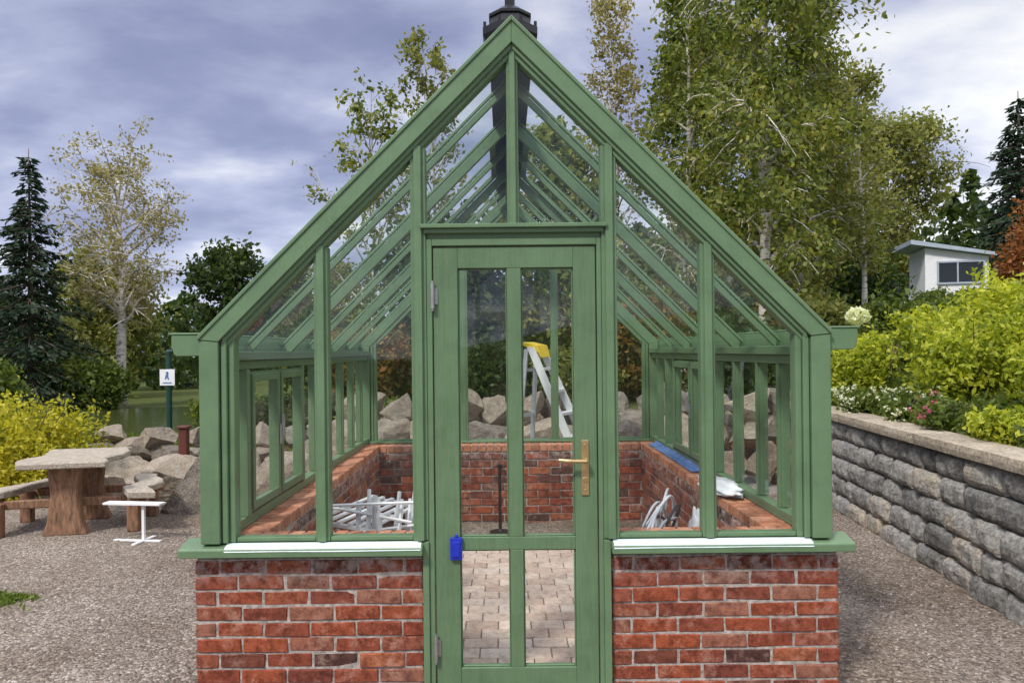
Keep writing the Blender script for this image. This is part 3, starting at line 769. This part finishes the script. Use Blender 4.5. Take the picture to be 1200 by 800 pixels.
# left side trees
spruce(-14.1, 18.4, 7.9, 1.95, 3, 'tall dark green spruce beside the pond')
spruce(-17.0, 19.4, 6.4, 1.8, 4, 'dark spruce at the pond shore')
tree('birch_tree', -12.5, 20.4, L_pale, B_birch, 'pale yellowing birch with white trunk by the pond', seed=5, h=7.4, cr=2.6, cb=.34, nprim=44, nsec=10, nleaf=6800, ls=.08, sig=.10, droop=.12, tr=.22, up=(.6, 1.1), top=.38, lean=(.03, 0))
tree('deciduous_tree', -9.3, 21.6, L_dark, B_dark, 'small dark green broadleaf tree behind the pond', seed=6, h=5.2, cr=2.0, cb=.15, nprim=28, nsec=6, nleaf=8000, ls=.12, sig=.17, droop=.05, tr=.12, up=(.3, .9), top=.5, clump=3)
tree('deciduous_tree', -7.4, 22.5, L_mid, B_dark, 'green broadleaf tree on the far pond shore', seed=61, h=4.4, cr=1.6, cb=.12, nprim=24, nsec=6, nleaf=7000, ls=.14, sig=.2, droop=.05, tr=.1, up=(.3, .9), top=.5, clump=2)
tree('birch_tree', -6.0, 24.0, L_olive, B_birch, 'distant yellowish birch beyond the pond', seed=62, h=4.8, cr=1.3, cb=.2, nprim=24, nsec=6, nleaf=4000, ls=.12, sig=.18, droop=.1, tr=.08, up=(.6, 1.1), top=.5)
tree('deciduous_tree', -16.0, 26.0, L_olive, B_dark, 'olive green tree in the wood behind the pond', seed=63, h=5.0, cr=2.4, cb=.1, nprim=30, nsec=7, nleaf=9000, ls=.14, sig=.24, droop=.1, tr=.13, up=(.4, 1.0), top=.45)
# behind the greenhouse
tree('birch_tree', -2.5, 10.4, L_birch, B_birch, 'slender birch with wispy thin crown behind the greenhouse', seed=8, h=5.6, cr=1.3, cb=.2, nprim=30, nsec=7, nleaf=3200, ls=.07, sig=.06, droop=.0, tr=.06, up=(.9, 1.3), clump=2, top=.5)
tree('birch_tree', -1.4, 11.0, L_olive, B_birch, 'thin young birch behind the greenhouse gable', seed=9, h=6.5, cr=1.1, cb=.15, nprim=30, nsec=6, nleaf=3400, ls=.07, sig=.07, droop=.0, tr=.06, up=(.9, 1.3), clump=2)
tree('deciduous_tree', 0.9, 9.2, L_birch, B_dark, 'leafy green tree directly behind the greenhouse', seed=10, h=4.5, cr=1.6, cb=.08, nprim=30, nsec=6, nleaf=10000, ls=.08, sig=.13, droop=.1, tr=.09, up=(.5, 1.0), clump=2)
tree('deciduous_tree', -1.0, 8.8, L_dark, B_dark, 'dense dark shrubby tree behind the rockery', seed=101, h=2.8, cr=1.3, cb=.05, nprim=26, nsec=6, nleaf=9000, ls=.085, sig=.18, droop=.1, tr=.07)
tree('birch_tree', 2.3, 11.6, L_pale, B_birch, 'narrow tall birch with airy pale crown', seed=11, h=7.8, cr=.85, cb=.25, nprim=36, nsec=7, nleaf=5000, ls=.06, sig=.09, droop=.1, tr=.07, up=(.9, 1.25), top=.4)
tree('birch_tree', 4.3, 8.6, L_birch, B_birch, 'large leafy birch with white trunk above the bank', seed=12, h=8.6, cr=1.55, cb=.16, nprim=56, nsec=9, nleaf=22000, ls=.066, sig=.13, droop=.4, tr=.12, up=(.7, 1.15), top=.3, clump=2)
tree('birch_tree', 3.5, 10.6, L_birch, B_birch, 'tall birch with yellowing green leaves', seed=13, h=8.4, cr=1.15, cb=.1, nprim=46, nsec=8, nleaf=12500, ls=.07, sig=.12, droop=.4, tr=.1, up=(.7, 1.15), top=.4, clump=2)
tree('birch_tree', 5.9, 11.0, L_olive, B_birch, 'leafy birch with white trunk on the slope', seed=14, h=7.4, cr=1.25, cb=.12, nprim=44, nsec=8, nleaf=12500, ls=.07, sig=.14, droop=.4, tr=.1, up=(.7, 1.15), top=.5, clump=1.6)
tree('birch_tree', 7.4, 11.6, L_lime, B_birch, 'slim birch with sparse crown on the slope', seed=15, h=5.8, cr=.9, cb=.25, nprim=28, nsec=7, nleaf=3800, ls=.07, sig=.10, droop=.1, tr=.07, up=(.8, 1.2), top=.5, clump=1.5)
tree('deciduous_tree', 5.2, 14.6, L_mid, B_dark, 'dense green tree filling the wood on the slope', seed=161, h=8.4, cr=1.9, cb=.08, nprim=44, nsec=8, nleaf=13000, ls=.11, sig=.2, droop=.2, tr=.12, up=(.5, 1.1), top=.4, clump=1.4)
tree('deciduous_tree', 8.0, 15.6, L_olive, B_dark, 'olive green tree in the wood on the slope', seed=162, h=6.6, cr=1.7, cb=.08, nprim=40, nsec=8, nleaf=11000, ls=.11, sig=.2, droop=.2, tr=.12, up=(.5, 1.1), top=.45, clump=1.4)
spruce(10.2, 19.5, 6.6, 1.6, 24, 'dark spruce among the birches on the slope')
tree('deciduous_tree', 15.6, 26.0, L_lime, B_dark, 'round yellowish green tree behind the shed', seed=16, h=7.2, cr=2.5, cb=.1, nprim=44, nsec=8, nleaf=17000, ls=.11, sig=.24, droop=.2, tr=.15, up=(.6, 1.1), top=.42, clump=1.5)
tree('deciduous_tree', 12.6, 25.0, L_mid, B_dark, 'green broadleaf tree on the slope', seed=17, h=5.0, cr=2.2, cb=.1, nprim=34, nsec=7, nleaf=12000, ls=.13, sig=.25, droop=.1, tr=.13, up=(.4, 1.0), top=.45, clump=1.5)
spruce(16.2, 19.6, 6.4, 1.7, 21, 'dark spruce on the slope beside the shed')
spruce(19.2, 22.5, 6.2, 1.8, 22, 'dark spruce at the top of the slope')
# understory
bush('shrub', 2.2, 8.3, 1.0, .8, 1.9, L_autumn, 'autumn coloured shrub behind the rockery', 31, 7000, .075)
bush('shrub', 3.5, 7.6, .9, .8, 1.6, L_dark, 'dark green shrub under the birches', 32, 7000, .08)
bush('shrub', 5.0, 8.0, 1.1, .8, 1.6, L_olive, 'olive green shrub under the birches', 33, 8000, .075)
bush('shrub', 6.5, 9.2, 1.1, .9, 1.2, L_mid, 'green shrub on the slope', 34, 7000, .075)
bush('shrub', 8.2, 11.0, 1.2, 1.0, .8, L_mid, 'low green shrub near the shed', 35, 6000, .08)
bush('shrub', 8.4, 14.0, 1.4, 1.0, 2.2, L_dark, 'dark green shrub beside the slim birch', 351, 7000, .1)
bush('shrub', 11.2, 15.0, 1.3, .8, .85, L_mid, 'green shrub hiding the foot of the shed', 352, 6000, .08)
bush('shrub', -.1, 7.6, 1.2, .7, 1.3, L_dark, 'low dark shrub above the rockery', 36, 7000, .07)
bush('shrub', 1.2, 7.4, .9, .6, 1.1, L_olive, 'low olive green shrub above the rockery', 37, 6000, .07)
bush('shrub', -2.0, 7.9, 1.0, .8, 1.4, L_autumn, 'brownish shrub above the rockery', 38, 6000, .07)
bush('shrub', -3.6, 9.5, 1.1, .9, 1.3, L_dark, 'dark green shrub near the pond', 39, 6000, .08)
bush('shrub', -5.95, 5.3, 1.15, .75, 1.5, L_gold, 'bright yellow rounded spirea bush on gravel', 40, 22000, .038, lumps=20)
bush('shrub', -7.6, 6.2, .9, .8, 1.3, L_gold, 'bright yellow spirea bush on gravel', 41, 8000, .045)
bush('shrub', -14.2, 15.2, 1.6, 1.2, 2.0, L_mid, 'green bush at the pond edge', 42, 6000, .11)
bush('shrub', -12.4, 18.6, 1.3, 1.2, 2.0, L_mid, 'olive green bush at the pond edge', 43, 7000, .10)
bush('shrub', -6.2, 13.0, 1.1, .9, 1.0, L_mid, 'reedy green bush at the pond edge', 44, 5000, .08)
# right bank
bush('shrub', 4.6, 3.6, .72, .8, 1.05, L_yellow, 'bright yellow-green shrub on the planted bank', 50, 13000, .036, lumps=16, elong=1.9)
bush('shrub', 5.7, 4.3, .9, .9, 1.25, L_yellow, 'tall yellow-green shrub on the planted bank', 51, 15000, .040, lumps=16, elong=1.9)
bush('shrub', 4.35, 5.0, .6, .7, .9, L_yellow, 'small yellow-green shrub behind the wall', 52, 8000, .040, lumps=10)
bush('shrub', 4.6, 2.2, .6, .6, .78, L_yellow, 'yellow-green shrub above the stone wall', 53, 10000, .036, lumps=12)
bush('shrub', 4.7, 6.4, .8, .6, .8, L_mid, 'green perennial clump behind the wall', 54, 8000, .055)
bush('shrub', 6.2, 6.4, .9, .9, .95, L_yellow, 'yellow-green shrub on the bank', 55, 8000, .055)
bush('shrub', 7.2, 6.6, .45, .5, 2.25, L_red, 'reddish orange leaved bush on the bank', 56, 4500, .045)
bush('flowering_plant', 3.85, 4.3, .28, .45, .34, L_mid, 'low plant with small white flowers behind the wall', 57, 2500, .035, category='plant', extra=(L_white, 200, .022, 'blossom'))
bush('flowering_plant', 3.72, 2.55, .26, .45, .32, L_mid, 'low plant with pink flowers at the wall top', 58, 2500, .035, category='plant', extra=(L_pink, 22, .022, 'blossom'))
bush('flowering_plant', 3.78, 3.4, .26, .4, .32, L_mid, 'low plant with pale white flowers at the wall top', 59, 2500, .035, category='plant', extra=(L_white, 130, .022, 'blossom'))
bush('flowering_plant', 3.62, 1.7, .22, .4, .28, L_yellow, 'low yellow-green plant at the wall top', 591, 2500, .035, category='plant')
bush('flowering_plant', 4.55, 5.9, .35, .4, 1.0, L_mid, 'hydrangea with a large white flower head', 60, 3000, .05, category='plant')
rng0 = np.random.default_rng(77); d_ = rng0.normal(size=(260, 3)); d_ /= np.linalg.norm(d_, axis=1)[:, None]
hyd = [ob for ob in bpy.data.objects if ob.name.startswith('flowering_plant') and abs(ob.location.y-5.9) < .01][0]
V2, F2 = leafgeo(d_*np.array([.13, .13, .10])+np.array([-.05, -.1, 1.02]), .055, rng0, 1.1)
o = bpy.data.objects.new('flower_head', npmesh('flower_head', V2, F2, L_white)); place(o, hyd, None); o['kind'] = 'stuff'
rng = np.random.default_rng(5); P = []
for _ in range(22000):
    y = rng.uniform(-1, 9); x = wallx(min(y, 6.5))+.34+rng.random()**1.6*5
    P.append((x, y, terr(x, y)+rng.random()*.13))
V_, F_ = leafgeo(np.array(P), .05, rng, 1.9, .8)
o = bpy.data.objects.new('ground_cover', npmesh('ground_cover', V_, F_, L_mid)); COL.objects.link(o); o['kind'] = 'stuff'
C = []
for i in range(130):
    a = rng.uniform(-1.1, 1.1); d = rng.uniform(36, 62); x = math.sin(a)*d; y = math.cos(a)*d
    h = rng.uniform(4.0, 6.5) if x < 0 else rng.uniform(5, 8.5); r = rng.uniform(1.6, 3.0)
    n = 360; q = rng.random(n); dd = rng.normal(size=(n, 2)); dd /= np.linalg.norm(dd, axis=1)[:, None]
    rad = r*np.sqrt(rng.random(n))*np.sin(np.pi*np.clip(q*.85+.13, 0, 1))**.8
    C.append(np.stack([x+dd[:, 0]*rad, y+dd[:, 1]*rad, terr(x, y)+q*h], 1))
V_, F_ = leafgeo(np.concatenate(C), .42, rng, 1.4)
o = bpy.data.objects.new('distant_forest', npmesh('distant_forest', V_, F_, L_dark)); COL.objects.link(o); o['kind'] = 'stuff'
# lawn edge on the left : a slightly raised turf strip with blades
P = []
while len(P) < 26000:
    x = rng.uniform(-6.2, -2.9); y = rng.uniform(.8, 2.1)
    e = ((x+4.95)/1.50)**2+((y-1.42)/.42)**2
    if e < 1+.35*noise.noise((x*3.5, y*3.5, 0))+.12*rng.normal(): P.append((x, y, .008+rng.random()*.018))
V_, F_ = leafgeo(np.array(P), .018, rng, 2.6, 1.2)
o = bpy.data.objects.new('grass', npmesh('grass', V_, F_, L_grass)); COL.objects.link(o); o['kind'] = 'stuff'
P = []
while len(P) < 14000:
    x = rng.uniform(-15, -1.5); y = rng.uniform(6.8, 12)
    if ((x+9)/4.6)**2+((y-15.4)/4.5)**2 > 1: P.append((x, y, terr(x, y)+.02+rng.random()*.12))
V_, F_ = leafgeo(np.array(P), .06, rng, 2.4, 1.5)
o = bpy.data.objects.new('meadow', npmesh('meadow', V_, F_, L_grass)); COL.objects.link(o); o['kind'] = 'stuff'

# pebbles
N = 40000; P = np.zeros((N, 3)); k = 0
while k < N:
    if rng.random() < .68: x = rng.uniform(-7, -1.6); y = -.8+6.5*rng.random()**1.5
    else: x = rng.uniform(1.65, 3.4); y = -.8+7*rng.random()**1.4
    if x > wallx(y)-.05: continue
    if -1.6 < x < 1.66: continue
    P[k] = (x, y, terr(x, y)); k += 1
s = .004+.008*rng.random(N)**2.2
base = np.array([(1,0,0),(0,1,0),(-1,0,0),(0,-1,0),(0,0,.7),(0,0,-.7)])
Vp = (P[:, None, :]+base[None]*s[:, None, None]*(0.7+.6*rng.random((N, 6, 1)))).reshape(-1, 3)
tri = np.array([(0,1,4),(1,2,4),(2,3,4),(3,0,4)])
Fp = (tri[None]+(np.arange(N)*6)[:, None, None]).reshape(-1, 3)
o = bpy.data.objects.new('gravel', npmesh('gravel', Vp, Fp, M_pebble)); COL.objects.link(o); o['kind'] = 'stuff'

# ------------------------------------------------------------------ picnic table
def rotz(a, x, y, z=0): return Matrix.Translation((x, y, z)) @ Matrix.Rotation(a, 4, 'Z')
TM = rotz(math.radians(12), -4.25, 3.75) @ Matrix.Diagonal((.90, .90, .96, 1))
PT = empty('picnic_table', (-4.25, 3.75, 0), label='rustic wooden picnic table with thick slab top and benches', category='picnic table')
def slab(w, l, t, z, cx=0, cy=0, seed=0):
    mb = MB(); pts = []; rr = random.Random(seed); n = 14
    def edge(i, sd): return .05*math.sin(i*.7+seed*2+sd)+rr.uniform(-.02, .02)
    for i in range(n+1): pts.append((cx+w/2+edge(i, 0), cy-l/2+l*i/n))
    for i in range(n+1): pts.append((cx-w/2+edge(i, 2), cy+l/2-l*i/n))
    mb.prism(pts, 'z', z, z+t); return mb
mb = slab(.86, 1.25, .06, .68, seed=1); mb.xform(TM); mk('table_top', mb, M_wood, PT, bevel=.010)
for sx in (-1, 1):
    mb = slab(.26, 1.25, .07, -.035, seed=3+sx)
    mb.xform(TM @ Matrix.Translation((sx*.68, 0, .395)) @ Matrix.Rotation(math.radians(sx*14-6), 4, 'Z') @ Matrix.Rotation(math.radians(4*sx), 4, 'Y')); mk('bench', mb, M_wood, PT, bevel=.010)
for sy in (-1, 1):
    mb = MB(); cy = sy*.38
    mb.prism([(-.22, 0), (.22, 0), (.17, .12), (.13, .38), (.16, .68), (-.16, .68), (-.13, .38), (-.17, .12)], 'y', cy-.07, cy+.07)
    mb.xform(TM); mk('leg', mb, M_wooddk, PT, bevel=.014)
    mb = MB(); mb.box(-.78, .78, cy+.073, cy+.13, .26, .345); mb.box(-.72, -.60, cy-.05, cy+.072, 0, .33); mb.box(.60, .72, cy-.05, cy+.072, 0, .33)
    mb.xform(TM); mk('support', mb, M_wooddk, PT, bevel=.010)
mb = MB(); M2 = rotz(math.radians(-8), -3.38, 3.15)
mb.box(-.30, .26, -.05, .05, .335, .352); mb.box(.06, .085, -.012, .012, .01, .335); mb.box(-.22, .24, -.02, .02, 0, .012); mb.box(.055, .09, -.16, .16, 0.0005, .0125)
mb.xform(M2); mk('metal_stand', mb, M_white, loc=(-3.38, 3.15, 0), label='small white metal stand on the gravel beside boulders', category='stand')
SP = empty('sign_post', (-5.45, 8.4, 0), label='dark green post with a small white notice', category='sign post')
mb = MB(); mb.tube([(-5.45, 8.4, 0), (-5.45, 8.4, 1.72)], .045, 12); mb.lathe((-5.45, 8.4, 1.72), [(.055, 0), (.055, .03), (.02, .06)], 12); mk('post', mb, M_dgreen, SP)
mb = MB(); mb.box(-5.57, -5.33, 8.335, 8.345, 1.20, 1.46); mb2 = mk('notice', mb, M_white, SP)
mb = MB(); mb.lathe((-5.45, 8.332, 1.405), [(.018, -.015), (.018, .015)], 10)
mb.prism([(-5.49, 1.30), (-5.475, 1.30), (-5.455, 1.33), (-5.43, 1.29), (-5.415, 1.30), (-5.435, 1.345), (-5.43, 1.375), (-5.47, 1.375)], 'y', 8.330, 8.3345)
mb.box(-5.52, -5.38, 8.330, 8.3345, 1.235, 1.25); mk('symbol', mb, M_bluesign, mb2)
mb = MB(); mb.box(-3.95, -3.85, 5.75, 5.85, 0, .78); mb.box(-3.97, -3.83, 5.73, 5.87, .78, .81); mb.box(-3.96, -3.84, 5.74, 5.86, 0, .06)
mb.xform(Matrix.Translation((-.1, -.2, 0)))
mk('wooden_post', mb, M_rust, loc=(-4.0, 5.6, 0), bevel=.006, label='short red-brown wooden post among the boulders', category='post')

# ------------------------------------------------------------------ ladder
LM = rotz(math.radians(20), .34, 4.9)
LD = empty('step_ladder', (.34, 4.9, 0), label='open white aluminium step ladder with yellow top cap', category='ladder')
H = 1.74
def rail(mb, p, q, w=.03, d=.045):
    p = Vector(p); q = Vector(q)
    mb.add([(p.x-w/2, p.y-d, p.z), (p.x+w/2, p.y-d, p.z), (p.x+w/2, p.y+d, p.z), (p.x-w/2, p.y+d, p.z), (q.x-w/2, q.y-d, q.z), (q.x+w/2, q.y-d, q.z), (q.x+w/2, q.y+d, q.z), (q.x-w/2, q.y+d, q.z)],
           [(0,3,2,1),(4,5,6,7),(0,1,5,4),(1,2,6,5),(2,3,7,6),(3,0,4,7)])
RT = Matrix.Rotation(math.radians(40), 4, 'Z')
mb = MB(); FT = -.86
rail(mb, (-.22, FT, 0), (-.13, -.03, H)); rail(mb, (.22, FT, 0), (.13, -.03, H))
for i in range(1, 7):
    q = i/7; y = FT+(-.03-FT)*q; w = .22-.09*q; mb.box(-w, w, y-.05, y+.05, H*q-.015, H*q+.015)
mb.xform(LM @ RT); mk('climbing_frame', mb, M_white, LD)
mb = MB(); rail(mb, (-.20, .18, 0), (-.12, .03, H-.02), .024, .024); rail(mb, (.20, .18, 0), (.12, .03, H-.02), .024, .024)
for q in (.25, .55, .85): mb.box(-.20+.08*q, .20-.08*q, .18-.15*q-.01, .18-.15*q+.01, H*q-.018, H*q+.018)
mb.xform(LM @ RT); mk('rear_frame', mb, M_alu, LD)
mb = MB(); mb.prism([(-.12, H-.06), (.08, H+.02), (.07, H+.06), (-.11, H+.02), (-.15, H-.12)], 'x', -.13, .13); mb.xform(LM @ RT); mk('top_cap', mb, M_yellow, LD, bevel=.008)

# interior clutter
ST = empty('greenhouse_staging', (-1.0, 1.8, 0), label='white slatted staging bench standing on the paving', category='plant bench')
TS = Matrix.Translation((-1.0, 1.8, .52)) @ Matrix.Rotation(math.radians(6), 4, 'Y') @ Matrix.Rotation(math.radians(-14), 4, 'Z') @ Matrix.Translation((1.0, -1.8, -.5))
mb = MB()
for i in range(6): mb.box(-1.20+i*.08, -1.20+i*.08+.028, 1.35, 2.3, .515, .53)
for y in (1.35, 1.8, 2.27): mb.box(-1.21, -.76, y, y+.03, .49, .513)
mb.xform(TS)
mk('slatted_top', mb, M_white, ST)
for (x, y) in ((-1.15, 1.45), (-.80, 1.40), (-1.13, 2.22), (-.78, 2.2)):
    mb = MB(); mb.tube([(x, y, .02), (x, y, .49)], .014, 8); mk('leg', mb, M_alu, ST)
rr = random.Random(3)
for i in range(15):
    x = -.98+i*.033; x2 = x+rr.uniform(-.05, .10); z2 = .70+rr.uniform(-.10, .07); y0 = 1.25-rr.uniform(0, .15); y1 = 1.40+rr.uniform(-.1, .05)
    mb = MB(); mb.tube([(x, y0, .035), (x2, y1, z2)], rr.choice((.009, .013, .017)), 4)
    mk('slat', mb, M_white if i % 3 else M_alu, loc=(x, y0, .03), label='loose white slat leaning upright on the plant bench', category='slat', group='loose slats beside the plant bench')
for i, (a, b) in enumerate((((-1.24, 1.32, .68), (-.50, 1.22, .72)), ((-1.22, 1.4, .66), (-.62, 1.25, .58)), ((-1.2, 1.2, .50), (-.6, 1.35, .54)))):
    mb = MB(); mb.tube([a, b], .012, 6); mk('slat', mb, M_white, loc=a, label='white slat lying across the plant bench', category='slat', group='loose slats beside the plant bench')
mb = MB(); c = (-.055, 3.3)
mb.lathe((c[0], c[1], 0), [(.10, .0), (.10, .018), (.03, .025), (.016, .04), (.014, .60), (.022, .61), (.022, .64), (.008, .65)], 14)
mb.tube([(c[0], c[1], .58), (c[0]+.05, c[1]-.02, .585), (c[0]+.06, c[1]-.03, .54)], .010, 8); mb.tube([(c[0]-.04, c[1], .62), (c[0]+.04, c[1], .62)], .007, 6)
mk('standpipe', mb, M_black, loc=(c[0], c[1], 0), label='thin dark water standpipe on a round base', category='water tap')
for j, (mt, rad, lb) in enumerate(((M_cable, .010, 'coiled dark cable lying against the brick wall'), (M_whitepl, .011, 'large loose white hose beside the brick wall'), (M_alu, .009, 'thin pale looped hose beside the brick wall'))):
    mb = MB(); pts = []
    for i in range(110):
        t = i/109*(2.1+j*.35)*2*math.pi; r = .25+.09*math.sin(t*1.3+j*2)
        a_, b_ = r*math.cos(t), r*math.sin(t)
        pts.append((1.02+.55*b_*.35+.06*math.sin(t*.6+j)+a_*.45, 1.30+a_*.9+j*.10, .38+b_*.95+.04*math.cos(t*2.3+j)))
    pts += [(1.05, 1.3+j*.1, .12), (1.0, 1.2+j*.1, .04), (.85, 1.1+.1*j, .035)]
    mb.tube(pts, rad, 8); mk('cable' if j == 0 else 'hose', mb, mt, loc=(1.16, 1.55, .03), smooth=True, label=lb, category='cable' if j == 0 else 'hose')
def blob(name, loc, sc, seed, mat, label, cat):
    bm = bmesh.new(); bmesh.ops.create_icosphere(bm, subdivisions=4, radius=1)
    for v in bm.verts:
        p = v.co.copy(); k = noise.fractal(p*2+Vector((seed, 0, 0)), 1, 2, 4); r_ = abs(noise.noise(p*4+Vector((0, seed, 0))))
        p *= 1+.25*k-.22*r_
        if p.z < -.7: p.z = -.7
        v.co = Vector((p.x*sc[0], p.y*sc[1], p.z*sc[2]))
    me = bpy.data.meshes.new(name); bm.to_mesh(me); bm.free(); me.materials.append(mat); me.polygons.foreach_set('use_smooth', [True]*len(me.polygons))
    o = bpy.data.objects.new(name, me); COL.objects.link(o); o.location = loc; setp(o, label=label, category=cat)
blob('plastic_bag', (1.17, .90, .34), (.07, .12, .38), 4, M_whitepl, 'crumpled white plastic bag against the brick wall', 'plastic bag')
blob('plastic_sheet', (1.41, 1.25, .80), (.12, .34, .045), 9, M_whitepl, 'folded white plastic sheet on the brick coping', 'plastic sheet')
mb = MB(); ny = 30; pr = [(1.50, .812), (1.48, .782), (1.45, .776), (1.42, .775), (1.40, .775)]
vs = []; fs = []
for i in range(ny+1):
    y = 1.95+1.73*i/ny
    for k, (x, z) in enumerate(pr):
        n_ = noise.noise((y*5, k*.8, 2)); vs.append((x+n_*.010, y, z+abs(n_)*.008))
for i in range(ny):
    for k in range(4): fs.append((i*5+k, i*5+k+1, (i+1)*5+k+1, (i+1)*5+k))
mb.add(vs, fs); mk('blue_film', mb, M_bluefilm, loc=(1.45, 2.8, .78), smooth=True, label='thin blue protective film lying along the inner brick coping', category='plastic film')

# ------------------------------------------------------------------ garden shed
SH = empty('garden_shed', (13.3, 18.6, 2.7), label='small white shed with slanting roof and dark window', category='shed')
SM = rotz(math.radians(-14), 13.3, 18.6)
def sk(name, fn, mat, parent=SH, **kw):
    mb = MB(); fn(mb); mb.xform(SM); return mk(name, mb, mat, parent, **kw)
sk('wall', lambda m: m.prism([(-.80, 2.6), (.85, 2.6), (.85, 4.28), (-.80, 4.58)], 'y', -.8, .8), M_white)
sk('roof', lambda m: m.prism([(-1.22, 4.68), (1.0, 4.27), (1.0, 4.36), (-1.22, 4.81)], 'y', -1.0, 1.0), M_bluegrey)
w_ = sk('window', lambda m: (m.box(-.45, .70, -.83, -.801, 3.55, 4.12),), M_dark)
sk('frame', lambda m: (m.box(-.49, .74, -.85, -.80, 4.12, 4.17), m.box(-.49, .74, -.85, -.80, 3.50, 3.55), m.box(-.49, -.45, -.85, -.80, 3.55, 4.12), m.box(.70, .74, -.85, -.80, 3.55, 4.12), m.box(.02, .06, -.85, -.80, 3.55, 4.12)), M_bluegrey, parent=w_)

# ------------------------------------------------------------------ world / light / camera
w = bpy.data.worlds.new('World'); scene.world = w; w.use_nodes = True; nt = w.node_tree; nt.nodes.clear()
out = nt.nodes.new('ShaderNodeOutputWorld'); bg = nt.nodes.new('ShaderNodeBackground'); nt.links.new(bg.outputs[0], out.inputs[0])
sky = nt.nodes.new('ShaderNodeTexSky'); sky.sky_type = 'NISHITA'; sky.sun_disc = False
sky.sun_elevation = math.radians(48); sky.sun_rotation = math.radians(215)
tc = nt.nodes.new('ShaderNodeTexCoord'); sp = nt.nodes.new('ShaderNodeSeparateXYZ'); nt.links.new(tc.outputs['Generated'], sp.inputs[0])
ad = nd(nt, 'ShaderNodeMath', operation='ADD'); ad.inputs[1].default_value = .25; nt.links.new(sp.outputs[2], ad.inputs[0])
mxm = nd(nt, 'ShaderNodeMath', operation='MAXIMUM'); mxm.inputs[1].default_value = .05; nt.links.new(ad.outputs[0], mxm.inputs[0])
cb = nt.nodes.new('ShaderNodeCombineXYZ')
for i in (0, 1):
    dv = nd(nt, 'ShaderNodeMath', operation='DIVIDE'); nt.links.new(sp.outputs[i], dv.inputs[0]); nt.links.new(mxm.outputs[0], dv.inputs[1]); nt.links.new(dv.outputs[0], cb.inputs[i])
mp = nt.nodes.new('ShaderNodeMapping'); mp.inputs['Location'].default_value = (5.3, 4.4, 0); mp.inputs['Scale'].default_value = (1.1, 1.5, 1); nt.links.new(cb.outputs[0], mp.inputs[0])
n1 = noise_n(nt, mp.outputs[0], 1.2, 8, .52); n1.inputs['Distortion'].default_value = .2
xr = nt.nodes.new('ShaderNodeMapRange'); xr.inputs[1].default_value = .25; xr.inputs[2].default_value = .58; xr.inputs[3].default_value = -.01; xr.inputs[4].default_value = .15
nt.links.new(sp.outputs[0], xr.inputs[0])
na = nd(nt, 'ShaderNodeMath', operation='ADD'); nt.links.new(n1.outputs[0], na.inputs[0]); nt.links.new(xr.outputs[0], na.inputs[1])
rc = ramp(nt, [(0.32, (2.3, 2.6, 4.4)), (0.44, (3.3, 3.65, 5.7)), (0.53, (4.9, 5.3, 7.3)), (0.61, (7.8, 8.1, 9.3)), (0.70, (10.5, 10.5, 10.6))]); nt.links.new(na.outputs[0], rc.inputs[0])
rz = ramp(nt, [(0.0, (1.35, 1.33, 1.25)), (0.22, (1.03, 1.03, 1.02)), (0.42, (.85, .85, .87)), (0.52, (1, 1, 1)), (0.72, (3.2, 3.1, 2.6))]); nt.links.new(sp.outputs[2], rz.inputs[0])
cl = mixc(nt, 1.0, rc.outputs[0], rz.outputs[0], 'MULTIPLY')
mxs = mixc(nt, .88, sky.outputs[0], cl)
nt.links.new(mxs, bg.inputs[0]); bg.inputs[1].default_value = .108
sun = bpy.data.lights.new('sun', 'SUN'); sun.energy = 3.2; sun.angle = math.radians(8); sun.color = (1, .94, .85)
so = bpy.data.objects.new('sun', sun); COL.objects.link(so)
el, az = math.radians(48), math.radians(215)
dirv = Vector((math.sin(az)*math.cos(el), math.cos(az)*math.cos(el), math.sin(el)))
so.rotation_euler = dirv.to_track_quat('Z', 'Y').to_euler()

cam = bpy.data.cameras.new('camera'); co = bpy.data.objects.new('camera', cam); COL.objects.link(co)
cam.sensor_width = 36; cam.lens = 26.0; cam.clip_end = 1000; cam.clip_start = .05
cam.shift_x = 9/1200; cam.shift_y = 11/1200
co.matrix_world = Matrix.Translation((0, -3.61, 1.7)) @ Matrix.Rotation(math.radians(90), 4, 'X') @ Matrix.Rotation(math.radians(-.6), 4, 'Z')
scene.camera = co
scene.view_settings.view_transform = 'Standard'; scene.view_settings.look = 'None'; scene.view_settings.exposure = 0
